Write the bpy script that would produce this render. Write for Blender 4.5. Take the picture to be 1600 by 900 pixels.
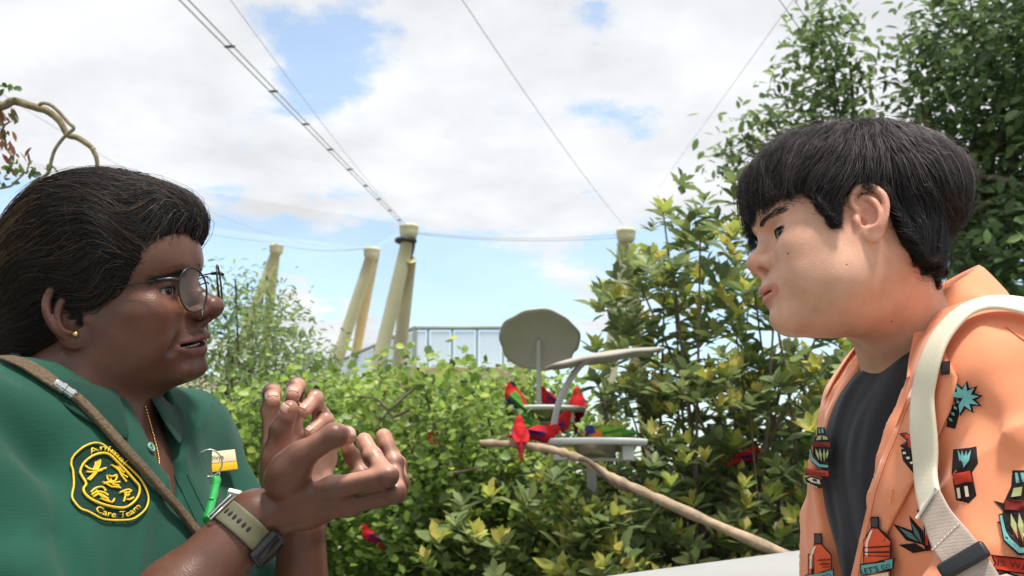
import bpy, bmesh, math, random
import numpy as np
from mathutils import Vector, Matrix
rad = math.radians
random.seed(7); RNG = np.random.default_rng(7)
for o in list(bpy.data.objects): bpy.data.objects.remove(o)
SC = bpy.context.scene
COL = SC.collection
# ---------------------------------------------------------------- camera
CAM_Z, F_PX, PITCH = 1.30, 1500.0, rad(11.3)
cam_d = bpy.data.cameras.new('camera'); cam = bpy.data.objects.new('camera', cam_d); COL.objects.link(cam)
cam.location = (0, 0, CAM_Z); cam.rotation_euler = (rad(90) + PITCH, 0, 0)
cam_d.sensor_width = 36.0; cam_d.lens = 36.0 * F_PX / 1600.0
cam_d.clip_start = 0.05; cam_d.clip_end = 3000.0
cam_d.dof.use_dof = True; cam_d.dof.focus_distance = 1.06; cam_d.dof.aperture_fstop = 11.0
SC.camera = cam
# ---------------------------------------------------------------- sky, sun, exposure
SUN_EL, SUN_AZ = rad(72), rad(145)      # azimuth clockwise from +Y (north): behind the camera, to the right
wd = bpy.data.worlds.new('World'); SC.world = wd; wd.use_nodes = True
nt = wd.node_tree; nd, ln = nt.nodes, nt.links; bg = nd['Background']; bg.inputs['Strength'].default_value = 0.14
sky = nd.new('ShaderNodeTexSky'); sky.sky_type = 'NISHITA'; sky.sun_disc = False; sky.sun_elevation = SUN_EL; sky.sun_rotation = SUN_AZ; sky.air_density = 1.0; sky.dust_density = 1.2; sky.ozone_density = 1.0
def N(t, **k):
    n = nd.new(t)
    for a, b in k.items(): setattr(n, a, b)
    return n
def mth(op, a, b=None, c=None):
    n = N('ShaderNodeMath', operation=op)
    for i, v in enumerate((a, b, c)):
        if v is None: continue
        if isinstance(v, (int, float)): n.inputs[i].default_value = v
        else: ln.new(v, n.inputs[i])
    return n.outputs[0]
tc = N('ShaderNodeTexCoord'); sp = N('ShaderNodeSeparateXYZ'); ln.new(tc.outputs['Generated'], sp.inputs[0])
zc = mth('ADD', mth('MAXIMUM', sp.outputs['Z'], 0.0), 0.16)
cv = N('ShaderNodeCombineXYZ'); ln.new(mth('DIVIDE', sp.outputs['X'], zc), cv.inputs[0]); ln.new(mth('DIVIDE', sp.outputs['Y'], zc), cv.inputs[1])
def fbm(scale, off, detail=9.0, rough=.55, dist=.0):
    mp = N('ShaderNodeMapping'); mp.inputs['Location'].default_value = off; ln.new(cv.outputs[0], mp.inputs[0])
    n = N('ShaderNodeTexNoise'); n.inputs['Scale'].default_value = scale; n.inputs['Detail'].default_value = detail; n.inputs['Roughness'].default_value = rough; n.inputs['Distortion'].default_value = dist
    ln.new(mp.outputs[0], n.inputs['Vector']); return n.outputs['Fac']
def lobe(px, py, sx, sy, amp, rot=0.0):
    "a soft patch of clearer or thicker cloud round one direction of the sky"
    d = PX_dir(px, py); r = np.array([1., 0, 0]); u = np.cross(r, d); r = np.cross(d, u); r /= np.linalg.norm(r); u /= np.linalg.norm(u)
    c, s = math.cos(rot), math.sin(rot); r, u = r * c + u * s, -r * s + u * c
    acc = None
    for ax, w in ((r, sx / F_PX), (u, sy / F_PX)):
        dp = N('ShaderNodeVectorMath', operation='DOT_PRODUCT'); ln.new(tc.outputs['Generated'], dp.inputs[0]); dp.inputs[1].default_value = tuple(ax)
        q = mth('POWER', mth('ABSOLUTE', mth('DIVIDE', dp.outputs['Value'], w)), 2.0); acc = q if acc is None else mth('ADD', acc, q)
    f3 = N('ShaderNodeVectorMath', operation='DOT_PRODUCT'); ln.new(tc.outputs['Generated'], f3.inputs[0]); f3.inputs[1].default_value = tuple(d)
    e = mth('EXPONENT', mth('MULTIPLY', acc, -1.0)); return mth('MULTIPLY', mth('MULTIPLY', e, mth('GREATER_THAN', f3.outputs['Value'], 0.0)), amp)
def PX_dir(px, py):
    u, v = (px - 800.0) / F_PX, (450.0 - py) / F_PX; c, s = math.cos(PITCH), math.sin(PITCH); d = np.array([u, c - s * v, s + c * v]); return d / np.linalg.norm(d)
el = sp.outputs['Z']
mrE = N('ShaderNodeMapRange', interpolation_type='SMOOTHSTEP'); mrE.inputs['From Min'].default_value = .20; mrE.inputs['From Max'].default_value = .335; mrE.inputs['To Min'].default_value = -.10; mrE.inputs['To Max'].default_value = .10; ln.new(el, mrE.inputs['Value'])
dens = mth('ADD', mth('ADD', mth('MULTIPLY', fbm(2.5, (3.1, 1.7, 0), 10, .6), .72), mth('MULTIPLY', fbm(7.0, (1.3, 4.2, 0), 8, .65), .28)), mrE.outputs[0])
for a in ((500, 95, 140, 85, -.20, .55), (420, 20, 120, 40, -.08), (935, 50, 34, 48, -.12), (910, 170, 110, 40, -.09), (1010, 200, 40, 40, -.08), (470, 470, 50, 55, .22), (440, 560, 130, 50, .20), (870, 420, 70, 50, .14), (560, 490, 40, 40, .14), (950, 500, 80, 40, .16), (850, 330, 150, 30, .14),
          (150, 150, 260, 130, .10), (700, 200, 200, 110, .10), (1100, 80, 140, 120, .08), (620, 300, 300, 22, -.10), (720, 460, 120, 60, -.14), (400, 420, 70, 60, -.08), (1250, 330, 120, 80, .1)):
    dens = mth('ADD', dens, lobe(*a))
mk = N('ShaderNodeMapRange', interpolation_type='SMOOTHSTEP'); mk.inputs['From Min'].default_value = .455; mk.inputs['From Max'].default_value = .565; ln.new(dens, mk.inputs['Value'])
veil = mth('ADD', mth('MULTIPLY', mk.outputs[0], .72), .28)
cs = N('ShaderNodeMapRange'); cs.inputs['From Min'].default_value = .35; cs.inputs['From Max'].default_value = .75; cs.inputs['To Min'].default_value = 1.0; cs.inputs['To Max'].default_value = .75; ln.new(fbm(3.4, (8.0, 2.0, 0), 7), cs.inputs['Value'])
cc_ = N('ShaderNodeVectorMath', operation='SCALE'); cc_.inputs[0].default_value = (4.95, 5.05, 5.2); ln.new(cs.outputs[0], cc_.inputs['Scale'])
mx = N('ShaderNodeMix', data_type='RGBA'); ln.new(veil, mx.inputs['Factor']); sk2 = N('ShaderNodeVectorMath', operation='MULTIPLY'); ln.new(sky.outputs[0], sk2.inputs[0]); sk2.inputs[1].default_value = (1.25, 1.38, 1.35); ln.new(sk2.outputs[0], mx.inputs['A']); ln.new(cc_.outputs[0], mx.inputs['B']); ln.new(mx.outputs['Result'], bg.inputs['Color'])
sun_d = bpy.data.lights.new('sun', 'SUN'); sun_d.energy = 3.4; sun_d.angle = rad(9); sun_d.color = (1, .96, .90)
sun = bpy.data.objects.new('sun', sun_d); COL.objects.link(sun)
sd = Vector((math.sin(SUN_AZ) * math.cos(SUN_EL), math.cos(SUN_AZ) * math.cos(SUN_EL), math.sin(SUN_EL))); sun.rotation_euler = sd.to_track_quat('Z', 'Y').to_euler(); sun.location = (0, 0, 8)
SC.view_settings.view_transform = 'Standard'; SC.view_settings.look = 'None'; SC.view_settings.gamma = 1.0; SC.view_settings.exposure = 0.55; SC.view_settings.use_curve_mapping = False
SC.render.engine = 'CYCLES'; SC.cycles.use_denoising = True; SC.cycles.max_bounces = 8; SC.cycles.transparent_max_bounces = 12
# ---------------------------------------------------------------- helpers
def PX(px, py, d):
    "point of the place seen at a pixel of the 1600x900 photograph, d metres in front of the camera"
    u, v = (px - 800.0) / F_PX, (450.0 - py) / F_PX
    c, s = math.cos(PITCH), math.sin(PITCH)
    return np.array([d * u, d * (c - s * v), CAM_Z + d * (s + c * v)])
def unit(v):
    v = np.asarray(v, float); return v / (np.linalg.norm(v) + 1e-12)
def tag(o, label=None, cat=None, group=None, kind=None):
    if label: o['label'] = label
    if cat: o['category'] = cat
    if group: o['group'] = group
    if kind: o['kind'] = kind
    return o
def empty(name, loc, label=None, cat=None, group=None):
    o = bpy.data.objects.new(name, None); COL.objects.link(o); o.location = Vector(loc); o.empty_display_size = 0.05
    return tag(o, label, cat, group)
def link(name, me, mat=None, parent=None, smooth=True):
    o = bpy.data.objects.new(name, me); COL.objects.link(o)
    if mat is not None and not me.materials: me.materials.append(mat)
    if parent is not None:
        o.parent = parent
        loc = Vector((0, 0, 0)); p = parent
        M = Matrix.Identity(4); chain_ = []
        while p is not None: chain_.append(p.matrix_basis.copy() if False else Matrix.LocRotScale(p.location, p.rotation_euler, p.scale)); p = p.parent
        # geometry is given in world space: undo the parents' placement
        W = Matrix.Identity(4)
        for q in reversed(chain_): W = W @ q
        inv = W.inverted(); l, r, s = inv.decompose(); o.location = l; o.rotation_euler = r.to_euler(); o.scale = s
    return o
def mesh_np(name, V, F, smooth=True, cols=None, uv=None):
    "V (n,3); F (m,k) one face size, or a list of such arrays"
    me = bpy.data.meshes.new(name)
    V = np.asarray(V, np.float32); Fs = F if isinstance(F, list) else [F]
    Fs = [np.asarray(f, np.int32) for f in Fs if len(f)]
    me.vertices.add(len(V)); me.vertices.foreach_set('co', V.ravel())
    nl = sum(f.size for f in Fs); nf = sum(len(f) for f in Fs)
    me.loops.add(nl); me.polygons.add(nf)
    me.loops.foreach_set('vertex_index', np.concatenate([f.ravel() for f in Fs]))
    st = []; off = 0
    for f in Fs:
        st.append(off + np.arange(len(f)) * f.shape[1]); off += f.size
    me.polygons.foreach_set('loop_start', np.concatenate(st).astype(np.int32))
    me.polygons.foreach_set('use_smooth', np.full(nf, smooth))
    if cols is not None:
        a = me.attributes.new('Col', 'FLOAT_COLOR', 'POINT')
        c4 = np.ones((len(V), 4), np.float32); c4[:, :3] = cols
        a.data.foreach_set('color', c4.ravel())
    me.update(calc_edges=True); me.validate()
    return me
def obj_np(name, V, F, mat, parent=None, smooth=True, cols=None):
    return link(name, mesh_np(name, V, F, smooth, cols), mat, parent)
def grid_faces(nu, nv, closed_u=False, closed_v=False, off=0):
    u = np.arange(nu if closed_u else nu - 1); v = np.arange(nv if closed_v else nv - 1)
    U, W = np.meshgrid(u, v, indexing='ij'); U1 = (U + 1) % nu; W1 = (W + 1) % nv
    return np.stack([U * nv + W, U1 * nv + W, U1 * nv + W1, U * nv + W1], -1).reshape(-1, 4) + off
def frames(pts):
    pts = np.asarray(pts, float); t = np.gradient(pts, axis=0); t /= np.linalg.norm(t, axis=1)[:, None] + 1e-12
    ref = np.array([0, 0, 1.0]) if abs(t[0][2]) < 0.9 else np.array([1.0, 0, 0])
    n = np.zeros_like(pts); a = unit(np.cross(t[0], ref))
    for i in range(len(pts)):
        a = a - t[i] * np.dot(a, t[i]); a = unit(a); n[i] = a
    return t, n, np.cross(t, n)
def tube(pts, r, seg=8, cap=True, sx=1.0):
    pts = np.asarray(pts, float); r = np.broadcast_to(np.asarray(r, float), (len(pts),))
    t, n, b = frames(pts); a = np.linspace(0, 2 * np.pi, seg, endpoint=False)
    V = pts[:, None] + (np.cos(a)[None, :, None] * n[:, None] * sx + np.sin(a)[None, :, None] * b[:, None]) * r[:, None, None]
    V = V.reshape(-1, 3); F = [grid_faces(len(pts), seg, closed_v=True)]
    if cap:
        F.append(np.array([list(range(seg))[::-1], [(len(pts) - 1) * seg + i for i in range(seg)]]))
    return V, F
def merge(parts):
    Vs, by, off = [], {}, 0
    for V, F in parts:
        for f in (F if isinstance(F, list) else [F]):
            f = np.asarray(f)
            if len(f): by.setdefault(f.shape[1], []).append(f + off)
        Vs.append(np.asarray(V, float)); off += len(V)
    return np.concatenate(Vs), [np.concatenate(v) for v in by.values()]
def box(c, s, R=None):
    c = np.asarray(c, float); s = np.asarray(s, float) / 2
    V = np.array([[x, y, z] for x in (-1, 1) for y in (-1, 1) for z in (-1, 1)], float) * s
    if R is not None: V = V @ np.asarray(R).T
    return V + c, np.array([[0, 1, 3, 2], [4, 6, 7, 5], [0, 4, 5, 1], [2, 3, 7, 6], [0, 2, 6, 4], [1, 5, 7, 3]])
def catmull(pts, n):
    pts = np.asarray(pts, float); P = np.vstack([2 * pts[0] - pts[1], pts, 2 * pts[-1] - pts[-2]])
    m = len(pts) - 1; t = np.linspace(0, m - 1e-9, n); i = t.astype(int); f = (t - i)[:, None]
    p0, p1, p2, p3 = P[i], P[i + 1], P[i + 2], P[i + 3]
    return 0.5 * (2 * p1 + (p2 - p0) * f + (2 * p0 - 5 * p1 + 4 * p2 - p3) * f ** 2 + (3 * p1 - p0 - 3 * p2 + p3) * f ** 3)
def lathe(prof, seg=24, c=(0, 0, 0), R=None):
    prof = np.asarray(prof, float); a = np.linspace(0, 2 * np.pi, seg, endpoint=False)
    V = np.stack([prof[:, 0, None] * np.cos(a), prof[:, 0, None] * np.sin(a), np.repeat(prof[:, 1, None], seg, 1)], -1).reshape(-1, 3)
    if R is not None: V = V @ np.asarray(R).T
    return V + np.asarray(c, float), [grid_faces(len(prof), seg, closed_v=True)]
def bevel(o, w=0.002, seg=2):
    m = o.modifiers.new('bevel', 'BEVEL'); m.width = w; m.segments = seg; m.limit_method = 'ANGLE'; return o
def solid(o, t=0.002, off=0.0, sub=0):
    m = o.modifiers.new('solid', 'SOLIDIFY'); m.thickness = t; m.offset = off
    if sub:
        s = o.modifiers.new('sub', 'SUBSURF'); s.levels = sub; s.render_levels = sub
    return o
def rot_to(zdir, xhint=(1, 0, 0)):
    z = unit(zdir); x = np.asarray(xhint, float); x = x - z * np.dot(x, z); x = unit(x); return np.stack([x, np.cross(z, x), z], 1)
# ---- cheap smooth value noise for shaping geometry
_NT = np.random.default_rng(3).random((32, 32, 32)).astype(np.float32)
def vnoise(P):
    P = np.asarray(P); i = np.floor(P).astype(int); f = P - i; f = f * f * (3 - 2 * f); i &= 31; j = (i + 1) & 31
    x0, y0, z0 = i[..., 0], i[..., 1], i[..., 2]; x1, y1, z1 = j[..., 0], j[..., 1], j[..., 2]; fx, fy, fz = f[..., 0], f[..., 1], f[..., 2]
    a = _NT[x0, y0, z0] * (1 - fx) + _NT[x1, y0, z0] * fx; b = _NT[x0, y1, z0] * (1 - fx) + _NT[x1, y1, z0] * fx
    c = _NT[x0, y0, z1] * (1 - fx) + _NT[x1, y0, z1] * fx; d = _NT[x0, y1, z1] * (1 - fx) + _NT[x1, y1, z1] * fx
    return ((a * (1 - fy) + b * fy) * (1 - fz) + (c * (1 - fy) + d * fy) * fz) * 2 - 1
# ---------------------------------------------------------------- solids from distance functions
def smin(a, b, k):
    h = np.maximum(k - np.abs(a - b), 0) / k; return np.minimum(a, b) - h * h * k * 0.25
def smax(a, b, k): return -smin(-a, -b, k)
def sm(x, a, b):
    t = np.clip((x - a) / (b - a), 0, 1); return t * t * (3 - 2 * t)
def ell(c, r, R=None):
    c = np.asarray(c, float); r = np.asarray(r, float)
    def f(P):
        q = P - c
        if R is not None: q = q @ R
        k0 = np.linalg.norm(q / r, axis=1); k1 = np.linalg.norm(q / (r * r), axis=1)
        return k0 * (k0 - 1) / np.maximum(k1, 1e-9)
    return f, c, r.max()
def cap(a, b, ra, rb=None):
    a = np.asarray(a, float); b = np.asarray(b, float); rb = ra if rb is None else rb; ab = b - a; L2 = max(np.dot(ab, ab), 1e-12)
    def f(P):
        q = P - a; t = np.clip(q @ ab / L2, 0, 1)
        return np.linalg.norm(q - t[:, None] * ab, axis=1) - (ra + (rb - ra) * t)
    return f, (a + b) / 2, math.sqrt(L2) / 2 + max(ra, rb)
def rbox(c, h, r, R=None):
    c = np.asarray(c, float); h = np.asarray(h, float)
    def f(P):
        q = P - c
        if R is not None: q = q @ R
        q = np.abs(q) - h; return np.linalg.norm(np.maximum(q, 0), axis=1) + np.minimum(q.max(axis=1), 0) - r
    return f, c, np.linalg.norm(h) + r
def half(n, c):
    n = unit(n)
    def f(P): return P @ n - c      # negative = inside
    return f, None, None
class Sdf:
    def __init__(s, o=(0, 0, 0), R=None, scale=1.0):
        s.warp = None; s.ops = []; s.o = np.asarray(o, float); s.R = None if R is None else np.asarray(R, float); s.sc = scale; s.disp = None
    def loc(s, P):
        q = (P - s.o)
        if s.R is not None: q = q @ s.R
        q = q / s.sc
        if s.warp: z0, a = s.warp; q[:, 2] = np.where(q[:, 2] < z0, z0 + (q[:, 2] - z0) / a, q[:, 2])
        return q
    def world(s, L):
        q = np.array(L, float)
        if s.warp: z0, a = s.warp; q[..., 2] = np.where(q[..., 2] < z0, z0 + (q[..., 2] - z0) * a, q[..., 2])
        q = q * s.sc
        if s.R is not None: q = q @ s.R.T
        return q + s.o
    def u(s, prim, k=0.01): s.ops.append(('u', prim, k)); return s
    def cut(s, prim, k=0.005): s.ops.append(('s', prim, k)); return s
    def keep(s, prim, k=0.005): s.ops.append(('i', prim, k)); return s
    def chain(s, pts, rs, k=0.01):
        for i in range(len(pts) - 1): s.u(cap(pts[i], pts[i + 1], rs[i], rs[i + 1]), k)
        return s
    def __call__(s, P):
        Q = s.loc(P); d = np.full(len(Q), 0.12)
        if not len(Q): return d
        q0, q1 = Q.min(0), Q.max(0)
        for op, (f, c, br), k in s.ops:
            if c is None: m = slice(None)
            else:
                R_ = br + 0.03 + k
                if ((np.maximum(np.maximum(q0 - c, c - q1), 0)) ** 2).sum() > R_ * R_: continue
                far = np.maximum(np.abs(q0 - c), np.abs(q1 - c))
                if (far ** 2).sum() < R_ * R_: m = slice(None)
                else:
                    m = np.flatnonzero(((Q - c) ** 2).sum(1) < R_ * R_)
                    if not len(m): continue
            v = f(Q[m])
            d[m] = smin(d[m], v, k) if op == 'u' else (smax(d[m], -v, k) if op == 's' else smax(d[m], v, k))
        if s.disp is not None: d = d + s.disp(Q)
        return d * s.sc
def union(fs, k=0.02):
    def f(P):
        d = fs[0](P)
        for g in fs[1:]: d = smin(d, g(P), k)
        return d
    return f
def ev(f, P, cell=0.05):
    "evaluate in small spatial bins, so that far shapes are skipped"
    if len(P) < 400: return f(P)
    k = np.floor((P - P.min(0)) / cell).astype(np.int64); key = (k[:, 0] * 4096 + k[:, 1]) * 4096 + k[:, 2]
    o = np.argsort(key, kind='stable'); b = np.flatnonzero(np.diff(key[o])) + 1; out = np.empty(len(P))
    for ix in np.split(o, b): out[ix] = f(P[ix])
    return out
def grad(f, P, e=0.0006):
    "normals by a four-point stencil"
    K = np.array([[1, -1, -1], [-1, -1, 1], [-1, 1, -1], [1, 1, 1.]])
    n = len(P); d = ev(f, (P[None] + K[:, None] * e).reshape(-1, 3)).reshape(4, n)
    g = (K[:, None] * d[:, :, None]).sum(0)
    return g / (np.linalg.norm(g, axis=1)[:, None] + 1e-12)
def project(f, P, it=2, lim=0.01):
    P = np.array(P, float)
    for _ in range(it):
        d = ev(f, P); P = P - grad(f, P) * np.clip(d, -lim, lim)[:, None]
    return P
def trace(f, px, py, d0=.6, d1=1.7, it=60):
    "where the sight lines through pixels meet a solid: world points, used to lay trim on cloth"
    px = np.atleast_1d(np.asarray(px, float)); py = np.atleast_1d(np.asarray(py, float))
    A = np.stack([PX(a, b, 1.0) for a, b in zip(px, py)]) - np.array([0, 0, CAM_Z]); nl = np.linalg.norm(A, axis=1); U = A / nl[:, None]
    t = np.full(len(px), d0) * nl
    for _ in range(it):
        P = np.array([0, 0, CAM_Z]) + U * t[:, None]; t = np.minimum(t + np.clip(ev(f, P), -.02, .03) * .9, d1 * nl)
    return np.array([0, 0, CAM_Z]) + U * t[:, None]
def lay(f, pts2, h, **k):
    p = np.asarray(pts2, float); P = trace(f, p[:, 0], p[:, 1], **k); return P + grad(f, P, .002) * h
def lay_poly(f, outline, h, th=0.0, step=6.0, **k):
    "a flat patch with a given outline laid on a solid: triangulated with inner points"
    o = np.asarray(outline, float); lo, hi = o.min(0), o.max(0)
    from mathutils.geometry import delaunay_2d_cdt
    nb = len(o); pts = [Vector(q) for q in o]
    def inside(q):
        c = False; j = nb - 1
        for i in range(nb):
            if (o[i, 1] > q[1]) != (o[j, 1] > q[1]) and q[0] < (o[j, 0] - o[i, 0]) * (q[1] - o[i, 1]) / (o[j, 1] - o[i, 1]) + o[i, 0]: c = not c
            j = i
        return c
    for x in np.arange(lo[0] + step / 2, hi[0], step):
        for y in np.arange(lo[1] + step / 2, hi[1], step):
            if inside((x, y)) and np.min(np.hypot(o[:, 0] - x, o[:, 1] - y)) > step * .4: pts.append(Vector((x, y)))
    vs, _, fs, *_ = delaunay_2d_cdt(pts, [(i, (i + 1) % nb) for i in range(nb)], [], 0, 1e-6)
    fs = [f_ for f_ in fs if inside(sum((np.array(vs[i]) for i in f_), np.zeros(2)) / 3)]
    return lay(f, np.array([list(v) for v in vs]), h, **k), np.array(fs)
def text_px(txt, size):
    "letter outlines as flat triangles: (verts2d, faces) with x to the right, y down, in units of size"
    cu = bpy.data.curves.new('t', 'FONT'); cu.body = txt; cu.size = 1.0; cu.resolution_u = 3
    ob = bpy.data.objects.new('t', cu); COL.objects.link(ob); dg = bpy.context.evaluated_depsgraph_get(); dg.update()
    me = bpy.data.meshes.new_from_object(ob.evaluated_get(dg)); bm = bmesh.new(); bm.from_mesh(me); bmesh.ops.triangulate(bm, faces=bm.faces)
    V = np.array([v.co[:2] for v in bm.verts]).reshape(-1, 2); bm.verts.index_update(); F = np.array([[v.index for v in f_.verts] for f_ in bm.faces])
    bm.free(); bpy.data.objects.remove(ob); bpy.data.curves.remove(cu); bpy.data.meshes.remove(me)
    V = V * size; V[:, 1] *= -1; return V, F
def nets(f, lo, hi, h, newton=1, B=8):
    "surface nets over a sparse band of blocks"
    lo = np.asarray(lo, float); n = np.ceil((np.asarray(hi, float) - lo) / h / B).astype(int)
    N = n * B + 1
    bi = np.stack(np.meshgrid(*[np.arange(k) for k in n], indexing='ij'), -1).reshape(-1, 3)
    dc = ev(f, lo + (bi + 0.5) * B * h, .12)
    act = np.abs(dc) < B * h * 0.87 * 1.5
    sg = np.where(dc < 0, -1.0, 1.0).astype(np.float32).reshape(n)
    V = np.ones(N, np.float32)
    V[:-1, :-1, :-1] = sg.repeat(B, 0).repeat(B, 1).repeat(B, 2)
    k = np.stack(np.meshgrid(*[np.arange(B + 1)] * 3, indexing='ij'), -1).reshape(-1, 3)
    ba = bi[act]; sk = ba // 3; key = (sk[:, 0] * 4096 + sk[:, 1]) * 4096 + sk[:, 2]; od = np.argsort(key, kind='stable')
    for gi in np.split(od, np.flatnonzero(np.diff(key[od])) + 1):
        ix = (ba[gi][:, None] * B + k[None]).reshape(-1, 3)
        V[ix[:, 0], ix[:, 1], ix[:, 2]] = f(lo + ix * h)
    S = V < 0
    c = np.zeros(np.array(N) - 1, np.int8); m = [slice(0, -1), slice(1, None)]
    for a in (0, 1):
        for b in (0, 1):
            for d in (0, 1): c += S[m[a], m[b], m[d]]
    cells = np.argwhere((c > 0) & (c < 8)); idx = np.full(c.shape, -1, np.int32); idx[tuple(cells.T)] = np.arange(len(cells))
    cor = np.array([[a, b, d] for a in (0, 1) for b in (0, 1) for d in (0, 1)])
    cv = np.stack([V[tuple((cells + q).T)] for q in cor], 1)
    acc = np.zeros((len(cells), 3)); cnt = np.zeros(len(cells))
    for i in range(8):
        for j in range(i + 1, 8):
            if np.abs(cor[i] - cor[j]).sum() != 1: continue
            a, b = cv[:, i], cv[:, j]; x = (a < 0) != (b < 0)
            t = np.where(x, a / np.where(x, a - b, 1), 0)
            acc += np.where(x[:, None], cor[i] + t[:, None] * (cor[j] - cor[i]), 0); cnt += x
    P = lo + (cells + acc / cnt[:, None]) * h
    Fs = []
    for ax in range(3):
        a, b = (ax + 1) % 3, (ax + 2) % 3
        s0 = [slice(None)] * 3; s1 = [slice(None)] * 3; s0[ax] = slice(0, -1); s1[ax] = slice(1, None)
        A, Bv = S[tuple(s0)], S[tuple(s1)]; e = np.argwhere(A != Bv)
        e = e[(e[:, a] > 0) & (e[:, b] > 0) & (e[:, a] < N[a] - 1) & (e[:, b] < N[b] - 1)]
        fl = A[tuple(e.T)]
        q = []
        for da, db in ((1, 1), (0, 1), (0, 0), (1, 0)):
            p = e.copy(); p[:, a] -= da; p[:, b] -= db; q.append(idx[tuple(p.T)])
        q = np.stack(q, 1); q[~fl] = q[~fl][:, ::-1]; Fs.append(q)
    F = np.concatenate(Fs); F = F[(F >= 0).all(1)]
    for _ in range(newton):
        d = ev(f, P); P = P - grad(f, P) * np.clip(d, -0.5 * h, 0.5 * h)[:, None]
    return P, F
# ---- many thin strands as one mesh of three-sided tubes
def strands(S, r, cols=None):
    S = np.asarray(S, float); n, m, _ = S.shape; r = np.broadcast_to(r, (n, m))
    t = np.gradient(S, axis=1); t /= np.linalg.norm(t, axis=2, keepdims=True) + 1e-12
    a = np.cross(t, np.array([0.31, 0.77, 0.55])); a /= np.linalg.norm(a, axis=2, keepdims=True) + 1e-12; b = np.cross(t, a)
    an = np.array([0, 2.094, 4.189])
    V = S[:, :, None] + (np.cos(an)[None, None, :, None] * a[:, :, None] + np.sin(an)[None, None, :, None] * b[:, :, None]) * r[:, :, None, None]
    base = np.arange(n)[:, None] * (m * 3); F = (grid_faces(m, 3, closed_v=True)[None] + base[:, :, None]).reshape(-1, 4)
    C = None if cols is None else np.repeat(cols, m * 3, axis=0)
    return V.reshape(-1, 3), F, C
# ---------------------------------------------------------------- materials
def lin(r, g, b):
    f = lambda c: (c / 255 / 12.92) if c / 255 <= 0.04045 else ((c / 255 + 0.055) / 1.055) ** 2.4
    return (f(r), f(g), f(b))
MATS = {}
def mat(name, col, rough=0.6, var=0.12, vscale=8.0, bump=0.0, bscale=60.0, metal=0.0, attr=False, sss=0.0, sssr=(1, .35, .2), spec=0.5, alpha=1.0,
        trans=0.0, sheen=0.0, ior=1.45, obj_rand=0.0, transl=0.0, bdist=0.002, aniso=0.0, detail=4.0, weave=0.0):
    if name in MATS: return MATS[name]
    m = bpy.data.materials.new(name); m.use_nodes = True; nt = m.node_tree; nd, ln = nt.nodes, nt.links
    b = nd['Principled BSDF']; out = nd['Material Output']
    tc = nd.new('ShaderNodeTexCoord')
    if attr:
        at = nd.new('ShaderNodeAttribute'); at.attribute_name = 'Col'; src = at.outputs['Color']
    else:
        rgb = nd.new('ShaderNodeRGB'); rgb.outputs[0].default_value = (*col, 1); src = rgb.outputs[0]
    no = nd.new('ShaderNodeTexNoise'); no.inputs['Scale'].default_value = vscale; no.inputs['Detail'].default_value = detail
    ln.new(tc.outputs['Object'], no.inputs['Vector'])
    mr = nd.new('ShaderNodeMapRange'); mr.inputs['From Min'].default_value = 0.3; mr.inputs['From Max'].default_value = 0.7
    mr.inputs['To Min'].default_value = 1 - var; mr.inputs['To Max'].default_value = 1 + var; ln.new(no.outputs['Fac'], mr.inputs['Value'])
    fac = mr.outputs[0]
    if obj_rand:
        oi = nd.new('ShaderNodeObjectInfo'); m2 = nd.new('ShaderNodeMapRange'); m2.inputs['To Min'].default_value = 1 - obj_rand; m2.inputs['To Max'].default_value = 1 + obj_rand
        ln.new(oi.outputs['Random'], m2.inputs['Value']); mm = nd.new('ShaderNodeMath'); mm.operation = 'MULTIPLY'; ln.new(fac, mm.inputs[0]); ln.new(m2.outputs[0], mm.inputs[1]); fac = mm.outputs[0]
    vm = nd.new('ShaderNodeVectorMath'); vm.operation = 'SCALE'; ln.new(src, vm.inputs[0]); ln.new(fac, vm.inputs['Scale'])
    ln.new(vm.outputs[0], b.inputs['Base Color'])
    b.inputs['Roughness'].default_value = rough; b.inputs['Metallic'].default_value = metal; b.inputs['IOR'].default_value = ior
    b.inputs['Specular IOR Level'].default_value = spec; b.inputs['Alpha'].default_value = alpha; b.inputs['Transmission Weight'].default_value = trans
    if sheen: b.inputs['Sheen Weight'].default_value = sheen
    if aniso: b.inputs['Anisotropic'].default_value = aniso
    if sss:
        b.inputs['Subsurface Weight'].default_value = sss; b.inputs['Subsurface Radius'].default_value = sssr; b.inputs['Subsurface Scale'].default_value = 0.006
    if bump or weave:
        bp = nd.new('ShaderNodeBump'); bp.inputs['Strength'].default_value = bump or weave; bp.inputs['Distance'].default_value = bdist
        n2 = nd.new('ShaderNodeTexNoise'); n2.inputs['Scale'].default_value = bscale; n2.inputs['Detail'].default_value = 5.0; ln.new(tc.outputs['Object'], n2.inputs['Vector'])
        hsrc = n2.outputs['Fac']
        if weave:
            wv = nd.new('ShaderNodeTexWave'); wv.inputs['Scale'].default_value = 260.0; wv.inputs['Distortion'].default_value = 1.5; wv.bands_direction = 'Z'; ln.new(tc.outputs['Object'], wv.inputs['Vector'])
            ad = nd.new('ShaderNodeMath'); ad.operation = 'MULTIPLY_ADD'; ad.inputs[1].default_value = 0.5; ln.new(wv.outputs['Fac'], ad.inputs[0]); ln.new(hsrc, ad.inputs[2]); hsrc = ad.outputs[0]
        ln.new(hsrc, bp.inputs['Height']); ln.new(bp.outputs[0], b.inputs['Normal'])
    if transl:
        tr = nd.new('ShaderNodeBsdfTranslucent'); ln.new(vm.outputs[0], tr.inputs['Color']); mx = nd.new('ShaderNodeMixShader'); mx.inputs[0].default_value = transl
        ln.new(b.outputs[0], mx.inputs[1]); ln.new(tr.outputs[0], mx.inputs[2]); ln.new(mx.outputs[0], out.inputs['Surface'])
    MATS[name] = m; return m
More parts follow.
